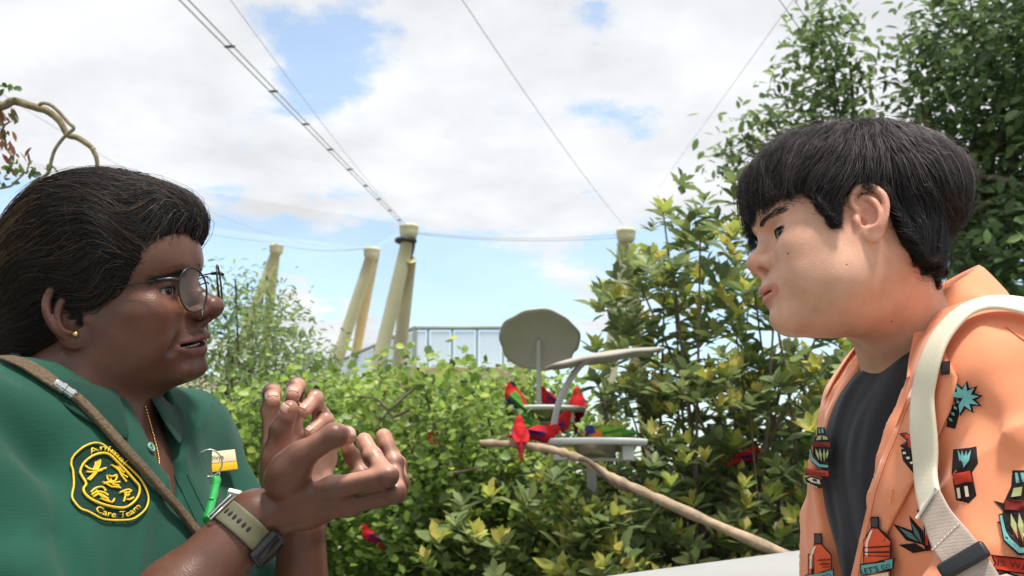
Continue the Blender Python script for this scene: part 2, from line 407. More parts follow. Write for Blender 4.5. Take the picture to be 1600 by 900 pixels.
# ================================================================ the setting
m_soil = mat('soil', (.055, .042, .028), rough=.95, var=.35, vscale=3, bump=.6, bscale=30, bdist=.02)
g = obj_np('ground', np.array([[-400, -60, 0], [400, -60, 0], [400, 900, 0], [-400, 900, 0]], float), np.array([[0, 1, 2, 3]]), m_soil, smooth=False); g['kind'] = 'structure'
m_pave = mat('pave_stone', (.30, .27, .23), rough=.85, var=.2, vscale=6, bump=.4, bscale=80, obj_rand=.12)
pv = obj_np('path', np.array([[-3, -2.5, .004], [3, -2.5, .004], [3, 1.95, .004], [-3, 1.95, .004]], float), np.array([[0, 1, 2, 3]]), mat('path_mortar', (.20, .18, .155), rough=.9, var=.2, bump=.3), smooth=False); pv['kind'] = 'structure'
Vb, Fb = box((0, 0, 0), (.58, .58, .03)); me_ = mesh_np('paving_slab', Vb, Fb, False); me_.materials.append(m_pave)
for i in range(10):
    for j in range(7):
        o = bpy.data.objects.new('paving_slab', me_); COL.objects.link(o); o.parent = pv; o.location = (-2.7 + .6 * i, -2.05 + .6 * j, .019)
# low white wall beside the visitor
m_wall = mat('white_paint', (.37, .365, .35), rough=.6, var=.05, vscale=4, bump=.15, bscale=40)
wl = empty('parapet_wall', (.5, 2.2, 0), 'low white painted parapet wall beside the shrubs', 'wall')
pa, pb = np.array([.10, 1.65, 0]), np.array([2.6, 4.65, 0])
wd_ = unit(pb - pa); wn = np.array([-wd_[1], wd_[0], 0]); Rw = np.stack([wd_, wn, np.array([0, 0, 1.])], 1); mid = (pa + pb) / 2; Lw = np.linalg.norm(pb - pa)
bevel(obj_np('wall_body', *box(mid + np.array([0, 0, .545]) - wn * .13, (Lw, .22, 1.09), Rw), m_wall, wl, False), .01); bevel(obj_np('coping', *box(mid + np.array([0, 0, 1.112]) - wn * .13, (Lw, .28, .05), Rw), m_wall, wl, False), .012, 3)
# ---------------------------------------------------------------- aviary masts
m_mast = mat('mast_concrete', lin(218, 212, 170), rough=.8, var=.12, vscale=1.5, bump=.2, bscale=12)
m_dark = mat('dark_steel', lin(70, 78, 74), rough=.5, var=.1, vscale=5)
def mast(d, top, legs, r, label, capr=1.35, collar_=False):
    base = PX(*legs[0][1], d); o = empty('aviary_mast', (base[0], base[1], 0), label, 'mast', 'leaning concrete masts of the aviary')
    T_ = PX(*top, d)
    for (a, b, dd) in legs:
        A_, B_ = PX(*a, d), PX(*b, d + dd); k = (A_[2] + .0) / (A_[2] - B_[2]); G_ = A_ + (B_ - A_) * k; n_ = 14
        pts = np.array([A_ + (G_ - A_) * t for t in np.linspace(0, 1, n_)]); obj_np('leg', *tube(pts, np.linspace(r * .92, r * 1.12, n_), 20), m_mast, o)
    obj_np('cap', *lathe(np.array([(0, .30), (1.15, .30), (1.32, .22), (1.35, .02), (1.28, -.05), (1.28, -.55), (1.05, -.95), (.8, -1.1), (0, -1.1)]) * r * np.array([capr / 1.35, 1.4]), 24, T_), m_mast, o)
    if collar_:
        a = np.linspace(0, 2 * np.pi, 30); C_ = PX(634, 376, d); obj_np('cable_clamp', *tube(C_ + np.stack([np.cos(a) * r * 1.2, np.sin(a) * r * 1.2, np.sin(a) * .0], 1), .05, 8, False), m_dark, o)
        obj_np('hanging_cable', *tube(catmull([C_ + np.array([r * 1.2, -.1, 0]), PX(645, 390, d), PX(641, 402, d), PX(636, 413, d)], 16), .035, 8), m_dark, o)
    return o
mast(19, (639, 356), [((637, 378), (590, 575), 0), ((640, 405), (623, 570), 1.4)], .145, 'tall pale mast with dark cable clamp below its cap', 1.35, True)
mast(23, (581, 392), [((579, 404), (528, 560), 0), ((583, 404), (571, 470), 2.5)], .150, 'pale leaning mast standing behind the fine leaved shrub')
mast(27, (432, 386), [((431, 394), (352, 600), 0), ((430, 394), (421, 480), 1.2)], .150, 'pale mast with two spread legs beside the netting edge')
mast(19, (978, 363), [((976, 378), (958, 540), 0), ((984, 396), (997, 540), 1.2)], .145, 'pale mast half hidden by the broad leaved shrub')
# ---------------------------------------------------------------- cables and nets
m_cab = mat('cable_steel', (.72, .72, .68), rough=.5, metal=.0, var=.05); m_cabd = mat('cable_grey', (.66, .68, .70), rough=.5, var=.05)
def cable(label, a, b, r, sag=0.0, ext=0.0, m=m_cabd, name='aviary_cable', n=24):
    A_, B_ = PX(*a), PX(*b); B2 = B_ + (B_ - A_) * ext; t = np.linspace(0, 1, n); P = A_ + (B2 - A_) * t[:, None]; P[:, 2] -= sag * 4 * t * (1 - t)
    o = obj_np(name, *tube(P, r, 6), m); tag(o, label, 'cable', 'aviary cables'); return o, P
main = empty('twin_cable', PX(632, 352, 19), 'thick twin cable with clamps running down to the tallest mast', 'cable', 'aviary cables')
for dx in (0, 14):
    A_, B_ = PX(631 + dx * .35, 354, 19), PX(281 + dx, 0, 6.4); obj_np('wire', *tube(A_ + (A_ * 0 + B_ - A_) * np.linspace(0, 1.35, 24)[:, None], .0065, 8), m_cab, main)
A1, B1 = PX(631, 354, 19), PX(281, 0, 6.4); A2, B2 = PX(636, 354, 19), PX(295, 0, 6.4)
for k in range(13):
    t = .08 + k * .105; obj_np('clamp', *tube(np.array([A1 + (B1 - A1) * t + (A1 - A2) * .15, A2 + (B2 - A2) * t - (A1 - A2) * .15]), .012, 8), m_dark, main)
cable('thin cable running beside the thick twin cable', (640, 356, 19), (375, 0, 8), .0032, .15, .3)
cable('thin cable rising from the mast behind the broad leaved shrub', (975, 352, 19), (735, 0, 8), .004, .15, .3)
cable('faint cable crossing the sky above the person in green', (581, 386, 23), (0, 48, 10), .0035, .9, .3)
cable('faint cable above the broad leaved shrub', (1030, 292, 22), (1225, 20, 9), .003, .0, .3)
cable('dark cable passing over the tree behind the person in orange', (1282, 92, 8), (1218, 0, 6), .0035, 0, .5); cable('second dark cable passing over the tree behind the person in orange', (1300, 100, 8), (1242, 0, 6), .0025, 0, .5)
cable('level cable between the two front masts, upper', (652, 362, 19), (966, 366, 19), .009, .10); cable('level cable between the two front masts, lower', (652, 365, 19), (966, 371, 19), .008, .10)
cable('edge cable of the net left of the tallest mast', (571, 388, 23), (425, 379, 27), .014, .12); cable('edge cable of the net running behind the person in green', (438, 379, 27), (250, 340, 30), .014, .2, .5)
m_net = mat('net', lin(226, 226, 216), rough=.9, var=.05, alpha=.11); m_net2 = mat('net_side', lin(226, 226, 216), rough=.9, var=.05, alpha=.14)
def sheet(name, c4, m, label, sag=0.0, n=14):
    P00, P10, P11, P01 = [PX(*q) for q in c4]; u = np.linspace(0, 1, n); U, W = np.meshgrid(u, u, indexing='ij'); U, W = U[..., None], W[..., None]
    G = P00 * (1 - U) * (1 - W) + P10 * U * (1 - W) + P11 * U * W + P01 * (1 - U) * W; G[..., 2] -= (sag * 16 * U * (1 - U) * W * (1 - W))[..., 0]
    o = obj_np(name, G.reshape(-1, 3), grid_faces(n, n), m); return tag(o, label, 'net')
sheet('aviary_net', [(250, 345, 30), (578, 388, 23), (636, 352, 19), (30, 250, 20)], m_net, 'fine pale net stretched over the aviary left of the tallest mast', .4)
sheet('aviary_net', [(580, 395, 23), (637, 360, 19), (640, 580, 19), (560, 580, 23)], m_net2, 'fine upright net hanging between two leaning masts')
# ---------------------------------------------------------------- terrace with glass railing
m_slab = mat('terrace_concrete', lin(172, 150, 122), rough=.85, var=.15, vscale=2, bump=.3, bscale=20); m_rail = mat('rail_grey', lin(140, 150, 146), rough=.5, var=.08); m_glass = mat('rail_glass', lin(214, 226, 236), rough=.06, var=.02, alpha=.62, spec=.6)
te_ = empty('terrace', PX(660, 578, 21)*np.array([1, 1, 0]), 'raised concrete terrace with glass balustrade behind the hedge', 'terrace')
c1, c0, cr = PX(647, 578, 20.5), PX(520, 585, 27), PX(830, 578, 20.5)
def prism(poly, z0, z1):
    P = np.array(poly, float); n = len(P); V = np.vstack([np.c_[P, np.full(n, z0)], np.c_[P, np.full(n, z1)]]); return V, [np.array([[i, (i + 1) % n, n + (i + 1) % n, n + i] for i in range(n)]), np.array([list(range(n))[::-1], list(range(n, 2 * n))])]
zt = c1[2]; obj_np('slab', *prism([c0[:2] + np.array([-.3, -.5]), c1[:2] + np.array([-.3, -.5]), cr[:2] + np.array([0, -.5]), cr[:2] + np.array([0, 9]), c0[:2] + np.array([0, 5])], zt - .42, zt), m_slab, te_, False)
obj_np('retaining_wall', *prism([c0[:2], c1[:2], cr[:2], cr[:2] + np.array([-.2, 8.5]), c0[:2] + np.array([.2, 4.5])], 0, zt - .43), m_slab, te_, False)
zr = PX(647, 512, 20.5)[2]; zf = lambda q: np.array([q[0], q[1]])
posts = [PX(x, 578, 20.5)[:2] for x in (647, 668, 706, 745, 786, 826)] + [c1[:2] * (1 - t) + c0[:2] * t for t in (.2, .42, .66, .9)]
for i, q in enumerate(posts): obj_np('post', *box((*q, (zt + zr) / 2), (.10 if i == 0 else .055, .055, zr - zt)), m_rail, te_, False)
for a, b in ((posts[0], posts[5]), (posts[0], posts[9])): obj_np('handrail', *tube(np.array([[*a, zr + .02], [*b, zr + .02]]), .045, 10), m_rail, te_)
seq = [posts[i] for i in range(6)]; seq2 = [posts[0]] + posts[6:]
for s_ in (seq, seq2):
    for a, b in zip(s_[:-1], s_[1:]):
        u_ = unit(b - a); A_, B_ = a + u_ * .05, b - u_ * .05; q = np.array([[*A_, zt + .06], [*B_, zt + .06], [*B_, zr - .05], [*A_, zr - .05]]); o = obj_np('glass_panel', q, np.array([[0, 1, 2, 3]]), m_glass, te_, False); solid(o, .012)
o = obj_np('back_wall', *box(PX(250, 640, 31) * np.array([1, 1, 0]) + np.array([0, 0, 2.3]), (16, .3, 4.6)), mat('wall_beige', lin(216, 204, 176), rough=.85, var=.1, vscale=1, bump=.2), None, False); o.name = 'boundary_wall'; tag(o, 'pale beige boundary wall behind the fine leaved shrub', 'wall')
# ================================================================ plants
def leaf_shape(kind):
    "unit leaf along +x, face up +z: returns verts, tris"
    if kind == 'round': w, tip = .36, .95
    elif kind == 'long': w, tip = .17, 1.0
    else: w, tip = .24, 1.0
    V = np.array([[0, 0, 0], [.30, w * .82, .05], [.30, 0, -.02], [.30, -w * .82, .05], [.66, w * .92, .02], [.66, 0, -.05], [.66, -w * .92, .02], [tip, 0, -.10]])
    F = np.array([[0, 2, 1], [0, 3, 2], [1, 2, 5], [1, 5, 4], [2, 3, 6], [2, 6, 5], [4, 5, 7], [5, 6, 7]]); return V, F
LEAF = {k: leaf_shape(k) for k in ('round', 'long', 'oval')}
def leaf_frames(D, Nrm):
    x = D / (np.linalg.norm(D, axis=1)[:, None] + 1e-9); z = Nrm - x * np.sum(Nrm * x, 1)[:, None]; z /= np.linalg.norm(z, axis=1)[:, None] + 1e-9
    return np.stack([x, np.cross(z, x), z], 2)
def leaf_mesh(kind, P, R, S, C):
    V, F = LEAF[kind]; n = len(P); W = np.einsum('nij,kj->nki', R, V) * S[:, None, None] + P[:, None]
    Fs = (F[None] + (np.arange(n) * len(V))[:, None, None]).reshape(-1, 3); return W.reshape(-1, 3), Fs, np.repeat(C, len(V), 0)
m_leaf = mat('leaf', (1, 1, 1), rough=.42, var=.10, vscale=30, attr=True, transl=.45, spec=.45)
LEAF_ME = {}
def leaf_obj(kind, P, R, s, col, parent, rough=.42):
    k = (kind, tuple(np.round(np.array(col) * 60).astype(int)))
    if k not in LEAF_ME:
        V, F = LEAF[kind]; me = mesh_np('leaf', V, F, True); me.materials.append(mat('leaf_%d_%d_%d' % k[1], tuple(col), rough=rough, var=.10, vscale=3, transl=.45, spec=.45, obj_rand=.15)); LEAF_ME[k] = me
    o = bpy.data.objects.new('leaf', LEAF_ME[k]); COL.objects.link(o); o.parent = parent; o.location = Vector(P) - parent.location; o.rotation_euler = Matrix(R.tolist()).to_euler(); o.scale = (s, s, s); return o
def foliage(parent, kind, P, D, Nrm, S, C, n_obj=0, name='foliage'):
    R = leaf_frames(D, Nrm); sel = np.zeros(len(P), bool)
    if n_obj:
        cam_p = np.array([0, 0, CAM_Z]); q = P - cam_p; d = q @ np.array([0, math.cos(PITCH), math.sin(PITCH)]); upv = np.array([0, -math.sin(PITCH), math.cos(PITCH)]); px = 800 + F_PX * q[:, 0] / d; py = 450 - F_PX * (q @ upv) / d
        vis = (px > 0) & (px < 1600) & (py > 0) & (py < 900); sc_ = np.where(vis, S / d + RNG.random(len(P)) * .002, 0); sel[np.argsort(-sc_)[:n_obj]] = True
        for i in np.flatnonzero(sel): leaf_obj(kind, P[i], R[i], S[i], np.round(C[i] * 30) / 30 + .004, parent)
    k = ~sel; V, F, CC = leaf_mesh(kind, P[k], R[k], S[k], C[k]); o = obj_np(name, V, F, m_leaf, parent, cols=CC); o['kind'] = 'stuff'; return o
m_bark = mat('bark', (.16, .125, .085), rough=.9, var=.3, vscale=20, bump=.7, bscale=60, bdist=.004)
def rdir(n): v = RNG.normal(0, 1, (n, 3)); return v / np.linalg.norm(v, axis=1)[:, None]
def clusters(cent, per, spread, size, up=.7, out=None, droop=0.0):
    "leaves set round twig tips"
    n = len(cent); P = np.repeat(cent, per, 0) + RNG.normal(0, spread, (n * per, 3)); D = rdir(n * per); D[:, 2] = D[:, 2] * .6 + .15 - droop
    Nm = rdir(n * per) * .55 + np.array([0, -.55, up]); S = size * RNG.uniform(.65, 1.25, n * per); return P, D, Nm, S
def pxvol(n, poly, d0, d1):
    "random points filling the solid behind an outline, between two distances"
    o = np.array(poly, float); lo, hi = o.min(0), o.max(0); out = []
    while len(out) < n:
        q = RNG.uniform(lo, hi, (n, 2)); c = np.zeros(n, bool); j = len(o) - 1
        for i in range(len(o)):
            c ^= ((o[i, 1] > q[:, 1]) != (o[j, 1] > q[:, 1])) & (q[:, 0] < (o[j, 0] - o[i, 0]) * (q[:, 1] - o[i, 1]) / (o[j, 1] - o[i, 1] + 1e-9) + o[i, 0]); j = i
        out += [tuple(r) for r in q[c]]
    out = np.array(out[:n]); d = d0 + (d1 - d0) * RNG.random(n); dm = (d0 + d1) / 2
    return np.stack([PX(a, b, dm) for a, b in out]) + np.stack([np.zeros(n), d - dm, np.zeros(n)], 1)
def pal(n, cols, w): return np.array(cols)[RNG.choice(len(cols), n, p=np.array(w) / sum(w))] * RNG.uniform(.8, 1.2, (n, 1))
def stems(parent, base, tips, r0, r1, mid=.3, name='stem', jit=.06):
    for i, t_ in enumerate(tips):
        b = base + np.array([RNG.normal(0, jit), RNG.normal(0, jit), 0]); m_ = b * .5 + t_ * .5 + RNG.normal(0, jit, 3); obj_np(name, *tube(catmull([b, m_, t_], 10), np.linspace(r0, r1, 10), 7), m_bark, parent)
# ---- round leaved hedge
hg = empty('leafy_hedge', PX(640, 760, 3.9) * np.array([1, 1, 0]), 'bright green hedge of small rounded leaves below the terrace', 'hedge')
hpoly = [(300, 660), (380, 640), (430, 615), (500, 588), (560, 580), (620, 590), (680, 575), (740, 585), (766, 610), (780, 665), (850, 700), (900, 730), (900, 960), (300, 960)]
cen = np.concatenate([pxvol(2700, hpoly, 3.35, 4.5), pxvol(420, [(730, 590), (800, 580), (900, 600), (960, 700), (740, 720)], 4.6, 5.6)]); P, D, Nm, S = clusters(cen, 8, .042, .039); hs = (P[:, 2] - 1.1) / .9
C = pal(len(P), [(.17, .27, .055), (.25, .37, .07), (.34, .46, .09), (.11, .17, .045)], [3, 4, 2.6, 1.5]); young = (RNG.random(len(P)) < .16) & (P[:, 2] > 1.30); C[young] = np.array([.48, .58, .12]) * RNG.uniform(.8, 1.1, (young.sum(), 1))
foliage(hg, 'round', P, D, Nm, S, C, 300); stems(hg, PX(640, 760, 3.9) * np.array([1, 1, 0]), cen[:26], .012, .004, jit=.35)
for q in ([(640, 640), (600, 655), (575, 640)], [(655, 600), (610, 640), (590, 665)], [(700, 740), (730, 735), (760, 728)], [(620, 660), (590, 625), (560, 620)]): obj_np('bare_twig', *tube(catmull([PX(a, b, 3.38) for a, b in q], 10), np.linspace(.006, .003, 10), 6), m_bark, hg)
# ---- broad leaved shrubs with yellow shoots
def rosettes(cent, per, size, young_p, dark):
    P, D, Nm, S, C = [], [], [], [], []
    for c in cent:
        ax = unit(np.array([RNG.normal(0, .4), RNG.normal(-.15, .35), 1.0])); a0 = RNG.random() * 6.28; y = RNG.random() < young_p; x_ = unit(np.cross(ax, (1, .3, .2))); y_ = np.cross(ax, x_); s0 = size * RNG.uniform(.75, 1.2)
        for k in range(per):
            a = a0 + k * 2.4; e = (.25 + 1.05 * (1 - k / per)) if y else (.55 + .9 * (1 - k / per)); rd = x_ * math.cos(a) + y_ * math.sin(a); d = ax * math.cos(e) + rd * math.sin(e)
            P.append(c - ax * (.035 * (1 - k / per)) + RNG.normal(0, .004, 3)); D.append(d); Nm.append(ax * math.sin(e) - rd * math.cos(e) + RNG.normal(0, .12, 3)); S.append(s0 * (1 - .35 * k / per) * RNG.uniform(.85, 1.1))
            if y and k > per * .35: c_ = np.array([(.58, .58, .12), (.64, .55, .15), (.48, .56, .12)][RNG.integers(3)])
            elif RNG.random() < .012: c_ = np.array([.36, .24, .05])
            else: c_ = np.array([(.18, .24, .09), (.24, .30, .11), (.13, .17, .075), (.31, .37, .13)][RNG.choice(4, p=[.35, .3, .2, .15])])
            C.append(c_ * RNG.uniform(.8, 1.2))
    return [np.array(q) for q in (P, D, Nm, S, C)]
sh = empty('broadleaf_shrub', PX(1100, 800, 3.6) * np.array([1, 1, 0]), 'tall broad leaved shrub with yellow shoots in front of a mast', 'shrub')
up_poly = [(935, 610), (922, 490), (940, 420), (985, 370), (1020, 300), (1060, 305), (1100, 330), (1140, 295), (1200, 330), (1260, 420), (1330, 560), (1340, 640), (945, 640)]
lo_poly = [(800, 725), (905, 710), (945, 640), (965, 590), (1340, 560), (1400, 960), (640, 960), (700, 780)]
c_up = pxvol(250, up_poly, 3.3, 4.2); c_lo = np.concatenate([pxvol(720, lo_poly, 3.05, 4.4), pxvol(46, [(870, 760), (985, 770), (1010, 960), (850, 960)], 2.8, 2.95)])
Pa = [np.concatenate(q) for q in zip(rosettes(c_up, 9, .095, .42, 0), rosettes(c_lo, 9, .090, .42, 0))]
foliage(sh, 'oval', *Pa, 300); stems(sh, PX(1130, 800, 3.7) * np.array([1, 1, 0]), c_up[:24], .014, .003, jit=.10); stems(sh, PX(950, 800, 3.8) * np.array([1, 1, 0]), c_lo[:16], .010, .003, jit=.22)
sb = empty('low_shrub', PX(900, 850, 3.9) * np.array([1, 1, 0]), 'dense dark green shrub under the bird feeders', 'shrub')
cen = pxvol(1150, [(700, 700), (820, 705), (1000, 740), (1250, 660), (1420, 640), (1420, 960), (560, 960), (620, 830)], 3.5, 4.8); P, D, Nm, S = clusters(cen, 7, .05, .065); C = pal(len(P), [(.13, .18, .065), (.17, .24, .08), (.23, .32, .10), (.08, .11, .045)], [3, 3, 1.2, 2]); foliage(sb, 'oval', P, D, Nm, S, C); stems(sb, PX(900, 850, 3.9) * np.array([1, 1, 0]), cen[:14], .014, .004, jit=.3)
yp = empty('young_plant', PX(980, 900, 2.5) * np.array([1, 1, 0]), 'young plant with long pale shoots beside the white parapet', 'plant')
c_y = np.stack([PX(a, b, 2.75 + .06 * i) for i, (a, b) in enumerate(((940, 885), (965, 905), (1000, 890), (915, 915), (1032, 905), (1240, 812), (1222, 838)))]); Pa = rosettes(c_y, 9, .085, 1.0, 0); foliage(yp, 'oval', *Pa, 40); stems(yp, PX(980, 900, 2.7) * np.array([1, 1, 0]), c_y[:5], .008, .004, jit=.05)
# ---- fine leaved shrub behind the keeper's hands
fs_ = empty('fine_leaved_shrub', PX(415, 700, 5.2) * np.array([1, 1, 0]), 'airy fine leaved shrub behind the raised hands', 'shrub')
cen = np.concatenate([pxvol(420, [(345, 470), (370, 440), (420, 455), (470, 470), (490, 520), (510, 560), (500, 640), (330, 640), (330, 540)], 4.6, 5.8), pxvol(170, [(280, 560), (330, 520), (520, 560), (520, 720), (280, 720)], 4.4, 5.8)]); P, D, Nm, S = clusters(cen, 9, .06, .045); C = pal(len(P), [(.19, .26, .09), (.25, .34, .11), (.34, .44, .13), (.13, .18, .08)], [3, 3, 1.5, 2]); foliage(fs_, 'long', P, D, Nm, S, C)
stems(fs_, PX(415, 760, 5.2) * np.array([1, 1, 0]), cen[:34], .014, .004, jit=.12)
# ---- trees behind the visitor
def tree(label, base, poly, d0, d1, n, size, cols, w, per=9, spread=.10, nl=22, r0=.09):
    o = empty('tree', base, label, 'tree', 'trees behind the person in orange'); cen = pxvol(n, poly, d0, d1); P, D, Nm, S = clusters(cen, per, spread, size, droop=.15); foliage(o, 'oval', P, D, Nm, S, pal(len(P), cols, w), name='crown')
    c_ = cen[np.argsort(cen[:, 2])]; top = c_[int(len(c_) * .72)]; tr = catmull([base, base * .4 + top * .6 + np.array([.1, .1, -.3]), top], 14); obj_np('trunk', *tube(tr, np.linspace(r0, r0 * .25, 14), 10), m_bark, o)
    for q in cen[RNG.integers(0, n, nl)]:
        b = tr[RNG.integers(6, 12)]; obj_np('limb', *tube(catmull([b, b * .5 + q * .5 + np.array([0, 0, .08]), q], 8), np.linspace(r0 * .28, .006, 8), 6), m_bark, o)
    return o
G2 = [(.16, .24, .09), (.22, .31, .10), (.30, .40, .13), (.11, .16, .07)]
tree('airy tree with open sprays of small leaves over dark hair', PX(1330, 800, 7.0) * np.array([1, 1, 0]), [(1120, 250), (1150, 200), (1215, 150), (1240, 80), (1285, 5), (1325, 50), (1350, 130), (1365, 200), (1310, 225), (1230, 245), (1150, 265)], 6.7, 7.3, 190, .085, G2, [2, 3, 2, 2], 9, .085, 14, .045)
tree('dense dark leafy tree filling the space behind orange collar', PX(1640, 800, 6.0) * np.array([1, 1, 0]), [(1450, 130), (1465, 60), (1450, 0), (1520, -60), (1760, -60), (1760, 700), (1420, 700), (1440, 420), (1510, 300), (1460, 200)], 5.4, 7.2, 2100, .095, [(.13, .20, .08), (.18, .27, .095), (.10, .15, .065), (.26, .36, .12)], [3, 2, 3, 1], 9, .10, 30, .13)
# ---- branch reaching in over the keeper
br = empty('tree', PX(-260, 860, 2.6) * np.array([1, 1, 0]), 'tree with bare crooked branch reaching over the person in green', 'tree')
m_br2 = mat('bark_pale', lin(134, 122, 92), rough=.85, var=.35, vscale=60, bump=.8, bscale=120, bdist=.004)
ZB = lambda L_, d: [PX(a * 170 / 900, 130 + b * 170 / 900, d) for a, b in L_]
bp_ = [PX(-260, 860, 2.6) * np.array([1, 1, 0]), PX(-230, 500, 2.6), PX(-150, 260, 2.6)]
obj_np('trunk', *tube(catmull(bp_, 16), np.linspace(.07, .03, 16), 10), m_br2, br)
obj_np('branch', *tube(catmull([bp_[2]] + ZB([(-250, 150), (0, 190), (100, 150), (170, 160), (310, 205), (390, 230), (490, 310), (560, 425), (640, 450), (720, 500), (775, 550)], 2.3), 60), np.concatenate([np.linspace(.03, .012, 12), np.linspace(.0105, .0060, 48)]), 10), m_br2, br)
obj_np('branch', *tube(catmull(ZB([(765, 545), (795, 610), (805, 690), (790, 800)], 2.3), 16), np.linspace(.006, .004, 16), 8), m_br2, br)
obj_np('branch', *tube(catmull(ZB([(320, 185), (345, 168), (400, 172), (470, 220), (560, 320), (610, 375), (545, 430), (460, 540), (425, 640), (410, 720), (370, 770), (300, 810), (210, 880)], 2.28), 60), np.linspace(.0045, .0040, 60), 8), m_br2, br)
obj_np('branch', *tube(catmull(ZB([(420, 690), (450, 700), (490, 760)], 2.28), 8), np.linspace(.003, .002, 8), 6), m_br2, br); obj_np('branch', *tube(catmull(ZB([(0, 870), (90, 850), (130, 810), (200, 740), (170, 680)], 2.28), 14), np.linspace(.003, .0015, 14), 6), m_br2, br)
lc = np.array(ZB([(40, 60), (55, 80), (30, 50), (125, 70), (130, 85), (120, 680), (60, 745), (110, 700), (70, 800), (40, 810), (140, 660), (170, 770), (200, 720), (270, 730), (300, 720), (380, 730), (250, 700), (20, 680), (290, 760), (330, 745)], 2.28)); n = len(lc)
foliage(br, 'round', np.repeat(lc, 2, 0) + RNG.normal(0, .006, (2 * n, 3)), rdir(2 * n), rdir(2 * n) * .5 + np.array([0, -.7, .5]), RNG.uniform(.016, .026, 2 * n), pal(2 * n, [(.11, .20, .04), (.16, .26, .05), (.06, .12, .03)], [1, 1, 1]), 24)
dc = pxvol(60, [(-30, 150), (12, 165), (22, 190), (22, 215), (10, 245), (-30, 240)], 2.2, 2.4); P, D, Nm, S = clusters(dc, 3, .012, .030); D[:, 2] = -np.abs(D[:, 2]) - .8; foliage(br, 'long', P, D, Nm, S, pal(len(P), [(.30, .13, .07), (.24, .12, .06), (.16, .15, .07)], [3, 2, 2]), 0, 'dry_leaves')
# ================================================================ bird feeders
m_fw = mat('feeder_white', lin(214, 216, 212), rough=.5, var=.05); m_cang = mat('canopy_grey', lin(168, 164, 152), rough=.7, var=.06, vscale=8, bump=.2, bscale=30); m_bowl = mat('bowl_steel', (.55, .5, .46), rough=.3, metal=.9, var=.05); m_pole = mat('pole_grey', lin(178, 176, 168), rough=.45, var=.06)
def canopy_mesh(c, R, r, seed):
    rng = np.random.default_rng(seed); nr, na = 10, 72; a = np.linspace(0, 2 * np.pi, na, endpoint=False); lob = 1 + .012 * np.cos(11 * a + seed) + .022 * np.cos(5 * a + 1)
    notch = 1 - .05 * np.exp(-((a - np.pi * .12) / .10) ** 2); V = [np.zeros(3)]
    for k in range(1, nr + 1):
        t = k / nr; rr = r * t * (1 + (lob * notch - 1) * t ** 2); V += [np.array([rr[i] * math.cos(a[i]), rr[i] * math.sin(a[i]), -.10 * r * t * t + .008 * r * math.cos(8 * a[i] + seed) * t * t]) for i in range(na)]
    V = np.array(V); F4 = grid_faces(nr, na, closed_v=True, off=1); F3 = np.array([[0, 1 + i, 1 + (i + 1) % na] for i in range(na)]); return V @ R.T + c, [F4, F3[:, [0, 1, 2]]]
def feeder(pc, d, tilt_n, arm, can_c, can_r, label):
    C_ = PX(*pc, d); o = empty('bird_feeder', (C_[0], C_[1], 0), label, 'bird feeder', 'leaf roofed bird feeders above the hedge'); r = .172
    obj_np('plate', *lathe([(0, 0), (.075, 0), (.080, .004), (r * .96, .006), (r, .010), (r * 1.01, .004), (r * .98, -.008), (r * .9, -.010), (.08, -.008), (0, -.008)], 48, C_), m_fw, o)
    obj_np('bowl', *lathe([(0, -.045), (.045, -.045), (.062, -.034), (.074, -.008), (.079, .008), (.074, .010), (.06, -.03), (0, -.04)], 28, C_ + np.array([.01, -.015, 0])), m_bowl, o)
    for s in (-1, 1): bevel(obj_np('bracket', *box(C_ + np.array([s * .105, -.04, -.032]), (.035, .05, .044)), m_fw, o, False), .003)
    bevel(obj_np('crossbar', *box(C_ + np.array([0, -.02, -.052]), (.26, .03, .010)), m_pole, o, False), .002)
    obj_np('pole', *tube(np.array([C_ + np.array([0, .03, -.055]), [C_[0], C_[1] + .03, 0]]), .016, 12), m_pole, o)
    A_ = np.array([PX(a, b, d) for a, b in arm]); obj_np('arm', *tube(catmull(A_, 24), np.linspace(.011, .010, 24), 10), m_pole, o)
    cc = PX(*can_c, d); R = rot_to(tilt_n, (1, 0, 0)); Vc, Fc = canopy_mesh(cc, R, can_r, 3); can = obj_np('canopy', Vc, Fc, m_cang, o); solid(can, .008)
    return o
feeder((850, 641), 4.0, (-.10, -.86, .50) if False else (.06, .66, .75), [(842, 639), (842, 600), (842, 562), (842, 530)], (843, 528), .168, 'far bird feeder whose leaf shaped roof shows its grey underside')
feeder((925, 692), 3.0, (-.155, -.06, .98), [(864, 688), (866, 660), (876, 622), (896, 585), (916, 563), (938, 554)], (942, 552), .185, 'near bird feeder with curved arm and leaf shaped roof seen edge on')
pr = [PX(750, 692, 2.85), PX(800, 694, 2.85), PX(858, 702, 2.83), PX(905, 716, 2.80), PX(945, 740, 2.76), PX(1000, 766, 2.70), PX(1100, 812, 2.62), PX(1230, 868, 2.52), PX(1290, 892, 2.5)]
pb_ = empty('perch_branch', pr[-1] * np.array([1, 1, 0]), 'long bare branch perch rising from the parapet to the feeders', 'branch')
obj_np('branch', *tube(catmull(pr, 50), np.linspace(.010, .0155, 50) * (1 + .12 * np.random.default_rng(4).normal(0, 1, 50)), 12), mat('perch_wood', lin(168, 146, 118), rough=.85, var=.3, vscale=30, bump=.7, bscale=60, bdist=.004), pb_)
obj_np('side_twig', *tube(catmull([PX(905, 716, 2.80), PX(922, 722, 2.74), PX(960, 757, 2.74), PX(1000, 768, 2.72)], 14), np.linspace(.007, .009, 14), 8), m_bark, pb_)
